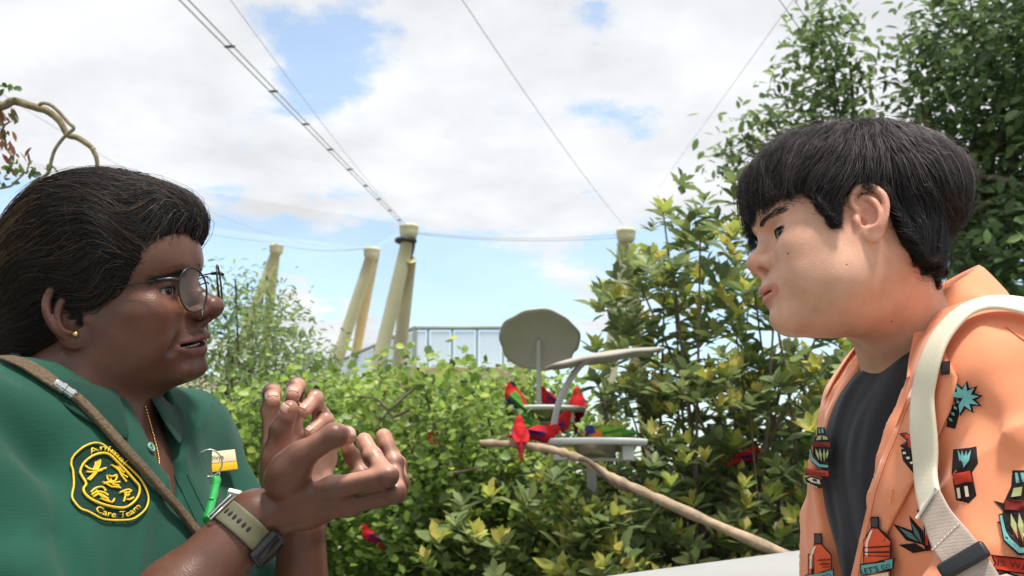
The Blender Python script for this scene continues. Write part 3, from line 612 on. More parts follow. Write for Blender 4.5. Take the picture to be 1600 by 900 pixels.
# ---------------------------------------------------------------- lories
RED = (.48, .012, .013); DRED = (.30, .012, .016); PUR = (.10, .018, .11); BLU = (.035, .045, .20); GRN = (.07, .22, .03); LIME = (.22, .38, .04); ORA = (.75, .20, .015); BLK = (.012, .012, .014); YEL = (.75, .50, .04); BEAK = (.80, .22, .06)
m_fea = mat('feathers', (1, 1, 1), rough=.75, var=.18, vscale=70, attr=True, bump=.5, bscale=160, bdist=.003, spec=.25); m_beak = mat('beak', BEAK, rough=.35, var=.05); m_claw = mat('claw', (.10, .08, .07), rough=.6, var=.1)
def lory(pos, d, yaw, pitch, head_dir, kind, label, sc=1.0, tail_drop=0.0):
    "yaw: facing in the ground plane, degrees from +x towards +y; pitch: body axis raised"
    o0 = PX(*pos, d); a, b = rad(yaw), rad(pitch); f = np.array([math.cos(a) * math.cos(b), math.sin(a) * math.cos(b), math.sin(b)]); l = np.array([-math.sin(a), math.cos(a), 0]); R = np.stack([f, l, np.cross(f, l)], 1)
    B = Sdf(o0, R, sc); hd = R.T @ unit(head_dir)
    B.u(ell((0, 0, 0), (.062, .038, .040)), .01); B.u(ell((.020, 0, -.006), (.045, .036, .036)), .02); hc = np.array([.066, 0, .026]); B.u(ell(hc, (.026, .023, .024)), .022)
    for s in (-1, 1): B.u(ell((-.030, s * .029, .004), (.066, .009, .026), rot_to((0, s * 1., .25), (1, 0, -.12))), .008)
    B.chain([(-.045, 0, -.004), (-.10, 0, -.016 - tail_drop), (-.165, 0, -.026 - tail_drop * 2)], [.028, .018, .007], .015)
    V, F = nets(B, o0 - .24 * sc, o0 + .24 * sc, .0042 * sc); L = B.loc(V); side = np.abs(L[:, 1]); n_ = len(V); C = np.tile(np.array(RED), (n_, 1)); rw = vnoise(L * 90) * .006
    wing = (L[:, 0] < .022 + rw) & (L[:, 0] > -.10) & (side > .020 + rw) & (L[:, 2] > -.022); tail = L[:, 0] < -.085 + rw; head = (L[:, 0] > .046 + rw) & (L[:, 2] > .004)
    if kind == 'red': C[wing & (L[:, 2] < .012 + rw)] = PUR; C[(L[:, 2] < -.015) & (L[:, 0] < .0)] = DRED; C[tail] = DRED
    elif kind == 'cap': C[wing] = GRN; C[(L[:, 2] < -.012 + rw) & (L[:, 0] < .02)] = BLU; C[head & (L[:, 2] > .036)] = BLK; C[tail] = GRN
    elif kind == 'rainbow': C[:] = GRN; C[(L[:, 0] > .015 + rw) & (L[:, 2] < .022)] = ORA; C[head] = BLU; C[(L[:, 0] < .0) & (L[:, 2] < -.012)] = LIME; C[wing & (L[:, 2] > .0)] = LIME; C[tail] = GRN
    o = empty('parrot', o0, label, 'parrot', 'parrots at the feeders'); obj_np('body', V, F, m_fea, o, cols=C)
    bk = [hc + hd * .018, hc + hd * .032 + np.array([0, 0, .002]), hc + hd * .037 + np.array([0, 0, -.010]), hc + hd * .031 + np.array([0, 0, -.018])]; obj_np('beak', *tube(B.world(catmull(bk, 10)), np.linspace(.009, .0015, 10) * sc, 10), m_beak, o)
    th = np.linspace(0, np.pi, 9)
    for s in (-1, 1):
        obj_np('eye', *lathe(np.stack([np.sin(th), np.cos(th)], 1) * .0042 * sc, 10, B.world(hc + np.array([.008, s * .0205, .005]))), m_claw, o)
        obj_np('leg', *tube(B.world(np.array([(.000, s * .014, -.030), (.006, s * .016, -.046), (.012, s * .016, -.052), (.026, s * .016, -.053)])), .0042 * sc, 6), m_claw, o)
lory((806, 623), 3.90, 155, 48, (-1, -.2, -.1), 'cap', 'red parrot with black cap and green wings on the far feeder plate', .80)
lory((902, 632), 4.05, 75, 62, (0, 1, .2), 'red', 'bright red parrot seen from behind on the rim of the far plate', .78)
lory((856, 622), 4.10, 200, 30, (-1, 0, -.3), 'red', 'red parrot half hidden behind the bowl of the far feeder', .65)
lory((812, 674), 2.84, 100, 55, (0, 1, .2), 'red', 'red parrot with long tail hanging below the branch perch', .50, .01)
lory((846, 677), 2.92, -8, -4, (1, 0, -.8), 'red', 'red and purple parrot stooping to feed at the near plate', .62)
lory((872, 664), 3.06, 15, 28, (1, 0, -.1), 'red', 'red parrot with orange beak behind the stooping red parrot', .62)
lory((943, 676), 3.0, 184, -10, (-1, -.1, -.6), 'rainbow', 'green parrot with orange breast and blue head feeding on near plate', .62)
lory((578, 836), 3.36, 205, 35, (-1, -.4, 0), 'red', 'small red parrot sitting low in the bright green hedge', .46)
lory((676, 688), 3.85, 120, 40, (.5, .8, 0), 'red', 'red parrot mostly hidden by hedge leaves behind the hands', .5)
lory((1168, 712), 3.45, 30, 10, (1, 0, 0), 'red', 'red parrot mostly hidden inside the broad leaved shrub', .62)
# ================================================================ people
def head_sdf(o, R, sc, p):
    "x forward, y to the left, z up, origin midway between the ear openings"
    H = Sdf(o, R, sc); g = p.get; H.warp = p.get('warp')
    fx = g('face_x', 0.0); nt = g('nose_tip', 0.0); br = g('breadth', 1.0); jw = g('jaw', 0.0); full = g('full', 1.0)
    H.u(ell((-.008, 0, .045), (.092, .073 * br, .084)), .01)
    H.u(ell((.030 + fx, 0, .004), (.061, .060 * br, .082)), .02)
    H.u(ell((.052 + fx + g('low_x', 0), 0, -.052), (.043, .040 * br, .047)), .02)
    for s in (-1, 1):
        H.chain([(.0, s * .052 * br, -.022), (.022, s * .047 * br, -.066 + jw), (.078 + fx, s * .014, -.090)], [.018, .019, .013], .022)
        H.u(ell((.040, s * .040 * br, -.042), (.040, .024 * full, .040)), .02)
        if g('cheek'): H.u(ell((.030, s * .040 * br, -.036), (.042, .0225 * g('cheek'), .046)), .03)
        H.u(ell((.062 + fx, s * .042 * br, -.008), (.024, .020 * full, .018)), .022)
        H.u(cap((.081 + fx, s * .012, .031), (.062 + fx, s * .047, .030), .0085, .0085), .014)
    H.u(ell((.060 + fx + g('brow_x', 0), 0, .050), (.030, .050, .036)), .03)
    H.u(ell((.082 + fx + g('chin', 0), 0, -.086 + g('chin_z', 0)), (.0205, .021, .0165)), .016)
    H.u(ell((.075 + fx + g('low_x', 0), 0, -.050), (.0295, .030, .027)), .016)
    for s in (-1, 1): H.cut(ell((.097 + fx, s * .031, .012), (.017, .019, .0125)), .014)
    nz = g('nose_z', 0.0); nx = .1105 + fx + nt; nb = g('bridge', 0.0); nw = g('nose_w', 1.0)
    H.chain([(.0815 + fx + nb * .6, 0, .026), (.087 + fx + nb, 0, .014), (.098 + fx + nb * .7 + nt * .5, 0, -.002), (nx - .002, 0, -.0165 + nz)], [.0075, .0065, .0075, .0115], .009)
    H.u(ell((nx - .001, 0, -.0185 + nz), (.0115, .0125 * nw, .0105)), .006)
    for s in (-1, 1): H.u(ell((nx - .013, s * .0135 * nw, -.0225 + nz), (.0125, .0072 * nw * g('ala', 1), .0088 * g('ala', 1))), .0045)
    H.u(cap((nx + .001, 0, -.0265 + nz), (.098 + fx, 0, -.033), .0045, .005), .005)
    for s in (-1, 1): H.cut(ell((nx - .0055, s * .0068 * nw, -.0315 + nz), (.0080, .0040, .0075)), .002)
    # mouth
    ml = g('lip', 1.0); mo = g('mouth_open', 0.0); mz = -.0535; ll = g('low_lip', 0.0); mw = g('mouth_w', 1.0); mc = g('mouth_c', 0.0); lx = fx + g('lip_x', 0.0)
    for s in (-1, 1):
        H.chain([(.089 + lx, s * .0245 * mw, mz - .001 + mc), (.1005 + lx, s * .013 * mw, mz + .0035 + mc * .3), (.1055 + lx, s * .004, mz + .0050), (.1055 + lx, 0, mz + .0042)], [.0025, .0040 * ml, .0046 * ml, .0044 * ml], .005)
        H.chain([(.089 + lx, s * .0240 * mw, mz - .002 - mo * .3 + mc), (.099 + lx + ll, s * .013 * mw, mz - .0065 - mo + mc * .3), (.1035 + lx + ll, s * .004, mz - .0075 - mo), (.1038 + lx + ll, 0, mz - .0076 - mo)], [.0022, .0044 * ml, .0054 * ml, .0054 * ml], .005)
    H.cut(ell((.100 + lx, 0, mz - .001 - mo * .45), (.022, .0225 * mw, .0012 + mo * .55)), .0016)
    H.cut(ell((.109 + fx, 0, -.0715 - mo), (.008, .016, .004)), .009)
    if g('fold'):
        for s in (-1, 1): H.cut(cap((.0985 + fx, s * .021, -.030), (.081 + fx, s * .040, -.060), .0025, .0018), g('fold'))
    # eyes: lids round the ball, then the opening
    ea = g('eye_open', .0042); et = g('eye_tilt', 0.0); ex = .0720 + fx
    for s in (-1, 1):
        H.u(ell((ex, s * .0310, .0105), (.0137, .0150, .0132)), .0045)
        Rx = np.array([[1, 0, 0], [0, math.cos(et * s), -math.sin(et * s)], [0, math.sin(et * s), math.cos(et * s)]])
        Rz = np.array([[math.cos(.30 * s), -math.sin(.30 * s), 0], [math.sin(.30 * s), math.cos(.30 * s), 0], [0, 0, 1.]])
        H.cut(ell((ex + .010, s * .0330, .0098), (.014, .0138, ea), Rz @ Rx), .0010)
    # ears
    es = g('ear', 1.0); ph = g('ear_flare', .40); ez = g('ear_z', .003); ti = g('ear_tilt', .15)
    for s in (-1, 1):
        u = unit((math.cos(ph), -s * math.sin(ph), 0)); v = unit(np.array([-ti, 0, 1]) - u * np.dot(u, np.array([-ti, 0, 1.]))); w = np.cross(u, v); w = w * (1 if w[1] * s > 0 else -1)
        E0 = np.array([-.010 + g('ear_x', 0), s * (.0735 * br), ez])
        T = lambda a, b, c=0.0: E0 + (u * a + v * b + w * c) * es
        RE = np.stack([u, v, w], 1)
        H.u(ell(T(-.003, .003, .0), np.array((.0150, .0275, .0034)) * es, RE), .006)
        H.u(ell(T(.000, -.021, .0005), np.array((.0090, .0100, .0042)) * es, RE), .005)
        H.u(ell(T(.006, -.004, -.005), np.array((.0105, .020, .008)) * es, RE), .008)
        hp = [(.006, .002, .0015), (.0125, .011, .003), (.0125, .021, .004), (.004, .0305, .0045), (-.008, .0285, .005), (-.0165, .017, .006), (-.0175, .004, .006), (-.013, -.010, .005), (-.006, -.020, .003)]
        H.chain([T(*q) for q in catmull(hp, 26)], np.interp(np.linspace(0, 1, 26), np.linspace(0, 1, 9), [.0022, .0030, .0034, .0036, .0036, .0035, .0033, .0030, .0028]) * es, .0016)
        ap = [(.004, .021, .002), (-.003, .0165, .0045), (-.0085, .008, .006), (-.0095, -.004, .006), (-.006, -.0135, .005), (.001, -.0165, .0045)]
        H.chain([T(*q) for q in catmull(ap, 16)], np.interp(np.linspace(0, 1, 16), np.linspace(0, 1, 6), [.0022, .0030, .0032, .0030, .0030, .0028]) * es, .002)
        H.cut(ell(T(.0015, -.002, .007), np.array((.0085, .0115, .0075)) * es, RE), .003)
        H.cut(ell(T(.0065, -.006, .002), np.array((.0038, .0050, .0060)) * es, RE), .002)
        H.u(ell(T(.0125, -.005, .0025), np.array((.0038, .0062, .0042)) * es, RE), .003)
        if s == g('side', 1): H.earT = T; H.earR = RE
    H.eye = [(np.array((ex, s * .0310, .0105)), s) for s in (-1, 1)]
    H.mouth = (mz, mo, lx)
    return H
def axes(yaw_dir, roll, pitch, sgn):
    "columns: forward, left, up.  yaw_dir: horizontal facing (x, y); pitch > 0 looks up; roll > 0 tips the head to its left"
    f = unit((yaw_dir[0], yaw_dir[1], 0)); up = np.array([0, 0, 1.]); l = np.cross(up, f)
    f2 = f * math.cos(pitch) + up * math.sin(pitch); up2 = np.cross(f2, l)
    l3 = l * math.cos(roll) - up2 * math.sin(roll); up3 = np.cross(f2, l3)
    return np.stack([f2, l3, up3], 1)
def flow(f, P, dirfn, n, step, off, lift=None, jit=None):
    S = [P.copy()]
    for i in range(n - 1):
        d = dirfn(P, i / (n - 1)); g = grad(f, P, .002)
        k = 1.0 if lift is None else 1 - lift * (i / (n - 1)) ** 2
        d = d - g * (np.sum(d * g, 1) * (np.asarray(k)))[:, None]
        d /= np.linalg.norm(d, axis=1)[:, None] + 1e-9
        P = P + d * step[:, None]
        e = (ev(f, P) - off) * np.asarray(k); P = P - g * np.clip(e, -.01, .01)[:, None]
        S.append(P.copy())
    return np.stack(S, 1)
def eyeball(H, parent, iris, look, mats):
    for c, s in H.eye:
        seg = 24; th = np.linspace(0, np.pi, 17)
        prof = np.stack([np.sin(th), np.cos(th)], 1) * .0122
        V, F = lathe(prof, seg, R=rot_to(look, (0, 0, 1)))
        zz = V @ unit(look) / .0122
        C = np.tile(np.array([.50, .44, .40]), (len(V), 1)); C[zz > .84] = iris; C[zz > .965] = (.004, .004, .004)
        lk_ = np.array(look)
        W = H.world(V + c); obj_np('eye', W, F, mats, parent, cols=C)
def lashes(H, f, parent, m, ea, et, up=.0012):
    for c, s in H.eye:
        t = np.linspace(-1, 1, 22); y = s * .0325 + t * .0128 * s; z = .0098 + (ea + .0002) * np.sqrt(np.clip(1 - t * t, 0, 1)) + np.sin(et) * t * .0128
        P = np.stack([np.full(22, c[0] + .0135) - .10 * np.abs(t) ** 2 * .03, y, z], 1); P = project(f, H.world(P), 6)
        obj_np('eyelash', *tube(P + grad(f, P) * .0002, np.interp(np.abs(t), [0, .8, 1], [.0011, .0010, .0004]), 6), m, parent)
def brows(H, f, parent, m, pts, n, width, side_list=(-1, 1), ln=.010):
    for s in side_list:
        Q = catmull([(a, s * b, c) for a, b, c in pts], 40); k = RNG.integers(0, 36, n); t = RNG.random(n)[:, None]
        R0 = Q[k] * (1 - t) + Q[k + 1] * t; R0[:, 2] += RNG.normal(0, width, n)
        R0 = project(f, H.world(R0), 4)
        tg = (Q[k + 1] - Q[k]); tg /= np.linalg.norm(tg, axis=1)[:, None]; tg[:, 2] += RNG.normal(.15, .25, n)
        tg = tg * H.sc if H.R is None else (tg @ H.R.T)
        S = flow(f, R0, lambda P, t: tg, 5, np.full(n, ln / 4), .0006)
        S[:, 0] -= grad(f, S[:, 0]) * .001
        V, F, _ = strands(S, np.array([.00028, .00028, .00024, .00018, .0001])[None])
        obj_np('eyebrow', V, F, m, parent)['kind'] = 'stuff'
SKIN_W = lin(96, 63, 50); SKIN_M = lin(208, 158, 131)
def skin_mat(name, rough, bump):
    return mat(name, (1, 1, 1), rough=rough, var=.11, vscale=38, bump=bump, bscale=520, attr=True, sss=.05, spec=.42, bdist=.0009)
# ---------------------------------------------------------------- the keeper in green
W_yaw = rad(8); Wf = np.array([math.cos(W_yaw), -math.sin(W_yaw)])
W_R = axes(Wf, rad(-15), rad(3.5), 1)
W_SC = 1.05
W_o = PX(125, 484, 1.03) - W_R @ (np.array([0.004, -.072, 0]) * W_SC)
WP = dict(full=1.12, nose_w=1.02, mouth_open=.0058, lip=1.2, cheek=1, fold=.012, nose_z=.005, nt=0, breadth=1.0, side=-1, ear=1.2, ear_z=-.007, ear_tilt=.42, ear_flare=.55, chin=-.017, low_x=-.005, low_lip=-.005, chin_z=.002, lip_x=-.008, brow_x=.006, bridge=.002, mouth_w=1.28, mouth_c=-.002, ear_x=.004, eye_open=.0044, warp=(-.012, .84), nose_tip=.003)
WH = head_sdf(W_o, W_R, W_SC, WP)
woman = empty('person', (W_o[0], W_o[1], 0), 'person in green polo shirt and round glasses gesturing with both hands', 'person')
tF = unit((math.cos(rad(25)), -math.sin(rad(25)), 0)); tR = np.array([tF[1], -tF[0], 0]) ; tL = -tR   # torso forward, right (towards the camera), left
TR = np.stack([tF, tL, np.array([0, 0, 1.])], 1)
Nk = np.array([W_o[0] - .022, W_o[1] - .000, 1.378])     # pit of the neck, middle of the shoulders
ShR = Nk + tR * .175 + np.array([0, 0, -.040]); ShL = Nk + tL * .155 + np.array([0, 0, -.046])
J = lambda zx, zy, d: PX(330 + .36667 * zx, 570 + .36667 * zy, d)
# bare body: neck, chest core, arms and hands
WB = Sdf()
hb = WH.world((-.020, 0, -.035)); WB.chain([hb, Nk + tF * .0 + np.array([0, 0, .02]), Nk + np.array([0, 0, -.10])], [.058, .064, .09], .03)
WB.u(ell(WH.world((.020, 0, -.075)), (.055, .050, .040), W_R), .03)        # fullness under the chin
WB.u(ell(Nk + tF * .008 + np.array([0, 0, -.17]), (.114, .165, .175), TR), .03)
ElR = PX(112, 1120, .885); WrR = J(185, 650, .985)
ElL = PX(470, 1150, 1.13); WrL = J(385, 690, 1.10)
WB.chain([ShR, ElR], [.050, .043], .03); WB.chain([ElR, ElR * .45 + WrR * .55, WrR], [.043, .040, .0275], .02)
WB.chain([ShL, ElL], [.050, .040], .03); WB.chain([ElL, ElL * .4 + WrL * .6, WrL], [.040, .034, .0260], .02)
def hand(S, wr, mcps, fingers, thumb, rb=.0092):
    for m_ in mcps: S.chain([wr, wr * .45 + m_ * .55, m_], [.017, .0145, .0115], .016)
    for i in range(3): S.u(cap(mcps[i], mcps[i + 1], .0100, .0100), .010)
    for i, fg in enumerate(fingers):
        k = (1.0, 1.03, .98, .86)[i] * rb
        S.chain([mcps[i]] + fg, [k * 1.16, k * 1.04, k * .95, k * .84], .0045)
        S.u(ell(fg[0], (k * 1.07,) * 3), .004); S.u(ell(fg[1], (k * .99,) * 3), .004)
    S.chain(thumb, [.0175, .0132, .0112, .0095], .007)
    S.u(ell(thumb[0] * .6 + thumb[1] * .4, (.019,) * 3), .016)
R_m = [J(520, 525, .975), J(590, 590, .990), J(590, 585, 1.014), J(550, 560, 1.034)]
R_f = [[J(752, 474, .965), J(690, 395, .985), J(652, 322, 1.000)],
       [J(785, 545, .982), J(778, 420, 1.008), J(735, 305, 1.022)],
       [J(800, 505, 1.008), J(795, 430, 1.035), J(765, 365, 1.048)],
       [J(640, 470, 1.045), J(600, 390, 1.052), J(566, 318, 1.046)]]
R_t = [J(300, 500, .972), J(385, 385, .962), J(525, 300, .960), J(578, 302, .972)]
L_m = [J(262, 330, 1.100), J(350, 330, 1.122), J(430, 350, 1.132), J(490, 400, 1.138)]
L_f = [[J(252, 190, 1.098), J(258, 118, 1.085), J(263, 150, 1.064)],
       [J(350, 170, 1.125), J(362, 92, 1.110), J(350, 128, 1.088)],
       [J(470, 220, 1.130), J(440, 142, 1.110), J(396, 196, 1.090)],
       [J(520, 320, 1.130), J(488, 232, 1.108), J(420, 288, 1.090)]]
L_t = [J(300, 520, 1.070), J(268, 390, 1.050), J(298, 275, 1.040), J(335, 188, 1.036)]
hand(WB, WrR, R_m, R_f, R_t, .0097); hand(WB, WrL, L_m, L_f, L_t, .0097)
wbody = union([WH, WB], .022)
lo = np.array([-.62, .75, 1.02]); hi = np.array([-.10, 1.32, 1.72])
V, F = nets(wbody, lo, hi, .0023)
# skin colours: lips, palms, knuckles
def col_mix(C, c, w): return C * (1 - w[:, None]) + np.asarray(c)[None] * w[:, None]
L = WH.loc(V); C = np.tile(np.array(SKIN_W), (len(V), 1))
mz, mo, lx = WH.mouth
def lip_mask(L, mz, mo, lx):
    a = np.abs(L[:, 1]) / .0290; h = np.sqrt(np.clip(1 - a * a, 0, 1))
    up = mz + .0018 + .0062 * h; dn = mz - .0030 - (.0095 + mo) * h
    return (L[:, 0] > .084 + lx) * (1 - sm(L[:, 2], up - .001, up + .001)) * sm(L[:, 2], dn - .001, dn + .001) * (a < 1)
C = col_mix(C, lin(118, 70, 66), .8 * lip_mask(L, mz, mo, lx))
deep = (np.abs(L[:, 1]) < .024) & (np.abs(L[:, 2] - (mz - .001 - mo * .45)) < .0012 + mo * .5) & (L[:, 0] > .07) & (L[:, 0] < .0975 + lx)
C[deep] = (.03, .010, .009)
hdist = np.minimum(np.linalg.norm(L - (.0, 0, .0), axis=1), 1)
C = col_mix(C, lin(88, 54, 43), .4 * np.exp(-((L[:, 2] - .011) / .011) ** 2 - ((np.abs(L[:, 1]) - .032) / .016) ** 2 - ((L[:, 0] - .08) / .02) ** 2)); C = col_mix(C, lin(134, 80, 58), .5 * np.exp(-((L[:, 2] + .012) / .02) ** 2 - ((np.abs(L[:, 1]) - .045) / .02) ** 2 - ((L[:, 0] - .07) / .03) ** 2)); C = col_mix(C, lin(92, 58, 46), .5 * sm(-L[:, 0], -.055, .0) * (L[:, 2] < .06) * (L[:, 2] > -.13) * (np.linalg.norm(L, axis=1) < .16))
nrm = grad(wbody, V, .002)
for wr, ms, up in ((WrR, R_m, None), (WrL, L_m, None)):
    pass
def palm_w(V, nrm, ms, tips, sign):
    c = np.mean(ms, 0); fdir = unit(np.mean([t[0] for t in tips], 0) - c); n = unit(np.cross(ms[3] - ms[0], fdir)) * sign
    near = 1 - sm(np.linalg.norm(V - (c + fdir * .02), axis=1), .075, .10)
    return near * sm(nrm @ n, .0, .55), n
pr, nR = palm_w(V, nrm, R_m, R_f, 1.0)
tipc = np.mean([f_[2] for f_ in R_f], 0)
if np.dot(nR, tipc - np.mean([f_[0] for f_ in R_f], 0)) < 0: pr, nR = palm_w(V, nrm, R_m, R_f, -1.0)
pl, nL = palm_w(V, nrm, L_m, L_f, 1.0)
if np.dot(nL, np.array([-.3, -1, 0])) < 0: pl, nL = palm_w(V, nrm, L_m, L_f, -1.0)
C = col_mix(C, lin(196, 146, 124), .85 * np.maximum(pr, pl))
for fs in (R_f, L_f):
    for fg in fs:
        C = col_mix(C, lin(196, 142, 120), .75 * (1 - sm(np.linalg.norm(V - fg[2], axis=1), .010, .017)))
for fs in (R_f, L_f):
    for fg in fs:
        for j_ in (0, 1): C = col_mix(C, lin(62, 40, 34), .5 * (1 - sm(np.linalg.norm(V - (fg[j_] + unit(fg[j_] - (fg[j_ + 1] + (fg[0] if j_ else np.mean(fg, 0))) / 2) * .008), axis=1), .003, .009)))
for t_ in (R_t, L_t): C = col_mix(C, lin(62, 40, 34), .5 * (1 - sm(np.linalg.norm(V - t_[2], axis=1), .006, .014)))
for t_ in (R_t, L_t): C = col_mix(C, lin(190, 136, 116), .6 * (1 - sm(np.linalg.norm(V - t_[3], axis=1), .010, .016)))
m_skw = skin_mat('skin_brown', .36, .32)
obj_np('body', V, F, m_skw, woman, cols=C)
m_eye = mat('eye', (1, 1, 1), rough=.08, var=0, attr=True)
eyeball(WH, woman, (.02, .010, .006), (1, -.30, .02), m_eye)
lashes(WH, wbody, woman, mat('lash', (.006, .005, .005), var=0), .0044, 0)
m_hairb = mat('hair_black', (1, 1, 1), rough=.38, var=.15, vscale=60, attr=True, spec=.5)
m_brow = mat('brow_hair', (.010, .008, .007), rough=.5, var=0)
brows(WH, wbody, woman, m_brow, [(.090, .010, .030), (.086, .022, .032), (.076, .036, .0315), (.064, .048, .027)], 230, .0012)
# teeth
tt = []
for i in range(-3, 4):
    y = i * .0056; x = .0955 + lx - 9.5 * y * y
    for top in (1, 0):
        c_ = (x - (0 if top else .002), y, mz + .0018 if top else mz - mo - .0028)
        Vb, Fb = box((0, 0, 0), (.004, .0052, .0068)); a = -y * 18
        Rz = np.array([[math.cos(a), -math.sin(a), 0], [math.sin(a), math.cos(a), 0], [0, 0, 1]])
        tt.append((WH.world(Vb @ Rz.T + c_), Fb))
o = obj_np('teeth', *merge(tt), mat('teeth', lin(206, 196, 180), rough=.25, var=.05), woman); bevel(o, .0012, 2)
# nails
m_nail = mat('nail', lin(206, 160, 142), rough=.3, var=.04)
def nails(parent, f, fingers, thumb, mtl):
    for fg in list(fingers) + [thumb[1:]]:
        tip = fg[2]; ax = unit(fg[2] - fg[1]); bend = unit((fg[1] - fg[0])); dor = unit(bend - ax * np.dot(bend, ax)) 
        dor = unit(bend * 1.0 - ax * np.dot(bend, ax) + 1e-6)
        side = np.cross(ax, dor); n_, m_ = 7, 7; a = np.linspace(-.72, .72, n_); b = np.linspace(-.45, 1, m_)
        Vn = np.array([tip + ax * (.0068 * bb) + (dor * math.cos(aa) + side * math.sin(aa)) * .011 for bb in b for aa in a])
        Vn = project(f, Vn, 5); Vn = Vn + grad(f, Vn) * .0004
        o = obj_np('nail', Vn, grid_faces(m_, n_), mtl, parent); solid(o, .0006, 1.0)
nails(woman, wbody, R_f, R_t, m_nail); nails(woman, wbody, L_f, L_t, m_nail)
# hair: dense mass plus strands combed back
HW = Sdf(W_o, W_R, W_SC)
HW.u(ell((-.012, 0, .050), (.108, .086, .098)), .01)
HW.u(ell((-.060, 0, -.005), (.068, .078, .078)), .03)
HW.u(ell((-.120, .0, -.020), (.052, .058, .056)), .03)
HW.u(ell((.060, .012, .090), (.040, .055, .032)), .03); HW.u(ell((.074, .030, .084), (.020, .030, .022)), .02)
HW.cut(half((-1, 0, .80), -.012), .010) if False else HW.keep((lambda f_: ((lambda P: np.where((P[:, 1] > 0) & (P[:, 2] > .055), f_[0](P) - .012, f_[0](P))), None, None))(half((1, 0, -.78), .032)), .010)
HW.cut(ell(WH.earT(.010, -.003, .006), (.036, .030, .037), WH.earR if False else None), .008)
HW.disp = lambda Q: .0022 * vnoise(Q * np.array([25, 70, 70]))
V, F = nets(HW, W_o - .21, W_o + .21, .004)
m_hbase = mat('hair_base', (.009, .008, .0075), rough=.85, var=.2, vscale=60, spec=.12)
HW_V = V
hairw = obj_np('hair', V, F, m_hbase, woman, cols=np.tile((.010, .008, .0075), (len(V), 1)))
n = 10500; P0 = V[RNG.integers(0, len(V), n)]; ph = RNG.random(n) * 6.28; rn = RNG.normal(0, 1, (n, 3))
W_bun = WH.world((-.125, 0, -.015))
def dW(P, t):
    L = WH.loc(P); d = np.zeros_like(L); d[:, 0] = -1; d[:, 2] = -.10 - .9 * sm(-L[:, 0], -.02, .10) * sm(L[:, 2], -.02, .06); d[:, 1] = -L[:, 1] * 3
    d[:, 2] += (.60 * np.sin(ph * .2 + L[:, 0] * 95 + L[:, 2] * 30) * sm(L[:, 0], -.02, .05) + .28 * np.sin(ph * .3 + L[:, 0] * 60 + L[:, 2] * 50)) + .12 * rn[:, 0]; d[:, 1] += .12 * rn[:, 1]
    return d @ W_R.T
S = flow(HW, P0, dW, 7, RNG.uniform(.008, .015, n), RNG.gamma(1.6, .0010, n))
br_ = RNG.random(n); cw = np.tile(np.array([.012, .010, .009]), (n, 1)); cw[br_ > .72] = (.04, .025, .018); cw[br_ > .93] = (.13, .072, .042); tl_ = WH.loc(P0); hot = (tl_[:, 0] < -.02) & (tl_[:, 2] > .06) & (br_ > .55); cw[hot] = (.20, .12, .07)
Vs, Fs, Cs = strands(S, np.linspace(.00030, .00014, 7)[None] * RNG.uniform(.6, 1.2, (n, 1)), cw)
obj_np('hair_strands', Vs, Fs, m_hairb, hairw, cols=Cs)['kind'] = 'stuff'
n = 520; P0 = V[RNG.integers(0, len(V), n)]; ph = RNG.random(n) * 6.28; rn = RNG.normal(0, 1, (n, 3))
def dF(P, t): return dW(P, t) + rn * .5 + np.array([0, 0, .4]) * math.sin(t * 5)
S = flow(HW, P0, dF, 10, RNG.uniform(.004, .008, n), .002, lift=RNG.uniform(.5, 1.1, n))
Vs, Fs, Cs = strands(S, np.linspace(.0002, .0001, 10)[None], np.tile((.05, .03, .022), (n, 1)))
obj_np('hair_flyaway', Vs, Fs, m_hairb, hairw, cols=Cs)['kind'] = 'stuff'

# ---------------------------------------------------------------- polo shirt
PS = Sdf(Nk, TR)
shr = TR.T @ (ShR - Nk); shl = TR.T @ (ShL - Nk); elr = TR.T @ (ElR - Nk); ell_ = TR.T @ (ElL - Nk)
PS.u(ell((.006, 0, -.17), (.126, .186, .19)), .02)
PS.u(cap(shr, shl, .062, .060), .05)
for s, sh in ((-1, shr), (1, shl)):
    PS.u(cap((-.012, s * .045, .012), sh + np.array([0, 0, .012]), .050, .054), .05)
    PS.u(ell((.070, s * .080, -.205), (.080, .088, .085)), .06)
PS.u(ell((.024, 0, -.40), (.150, .190, .24)), .06)
PS.u(cap(shr, shr * .22 + elr * .78, .066, .076), .012); PS.u(cap(shl, shl * .30 + ell_ * .70, .062, .070), .012)
def polo_fold(Q):
    a = vnoise(Q @ np.array([[9, 3, 4], [2, 14, 5], [3, -9, 6.]])); b = vnoise(Q * np.array([22, 26, 9]) + 7.3)
    c = np.sin((Q[:, 1] * 1.0 + Q[:, 2] * .75 + .04 * a) * 70) * sm(-Q[:, 1], .05, .15)
    r_ = (1 - np.abs(vnoise(Q @ np.array([[6, 2, 3], [3, 12, 4], [4, -10, 4.]]) + 11))) ** 5
    return .0085 * a + .0036 * np.abs(b) + .0040 * c - .0060 * r_
PS.disp = polo_fold
g0, g1 = [(TR.T @ (trace(PS, a_, b_)[0] - Nk)) for a_, b_ in ((92, 720), (112, 900))]
def polo_fold2(Q):
    t = (Q[:, 2] - g0[2]) / (g1[2] - g0[2]); y0 = g0[1] + (g1[1] - g0[1]) * t
    return polo_fold(Q) + .009 * np.exp(-((Q[:, 1] - y0) / .018) ** 2) * sm(t, -.5, .6) * (Q[:, 0] > 0) - .000 * np.exp(-((Q[:, 1] - y0 + .03) / .02) ** 2) * sm(t, -.5, .6) * (Q[:, 0] > 0)
PS.disp = polo_fold2
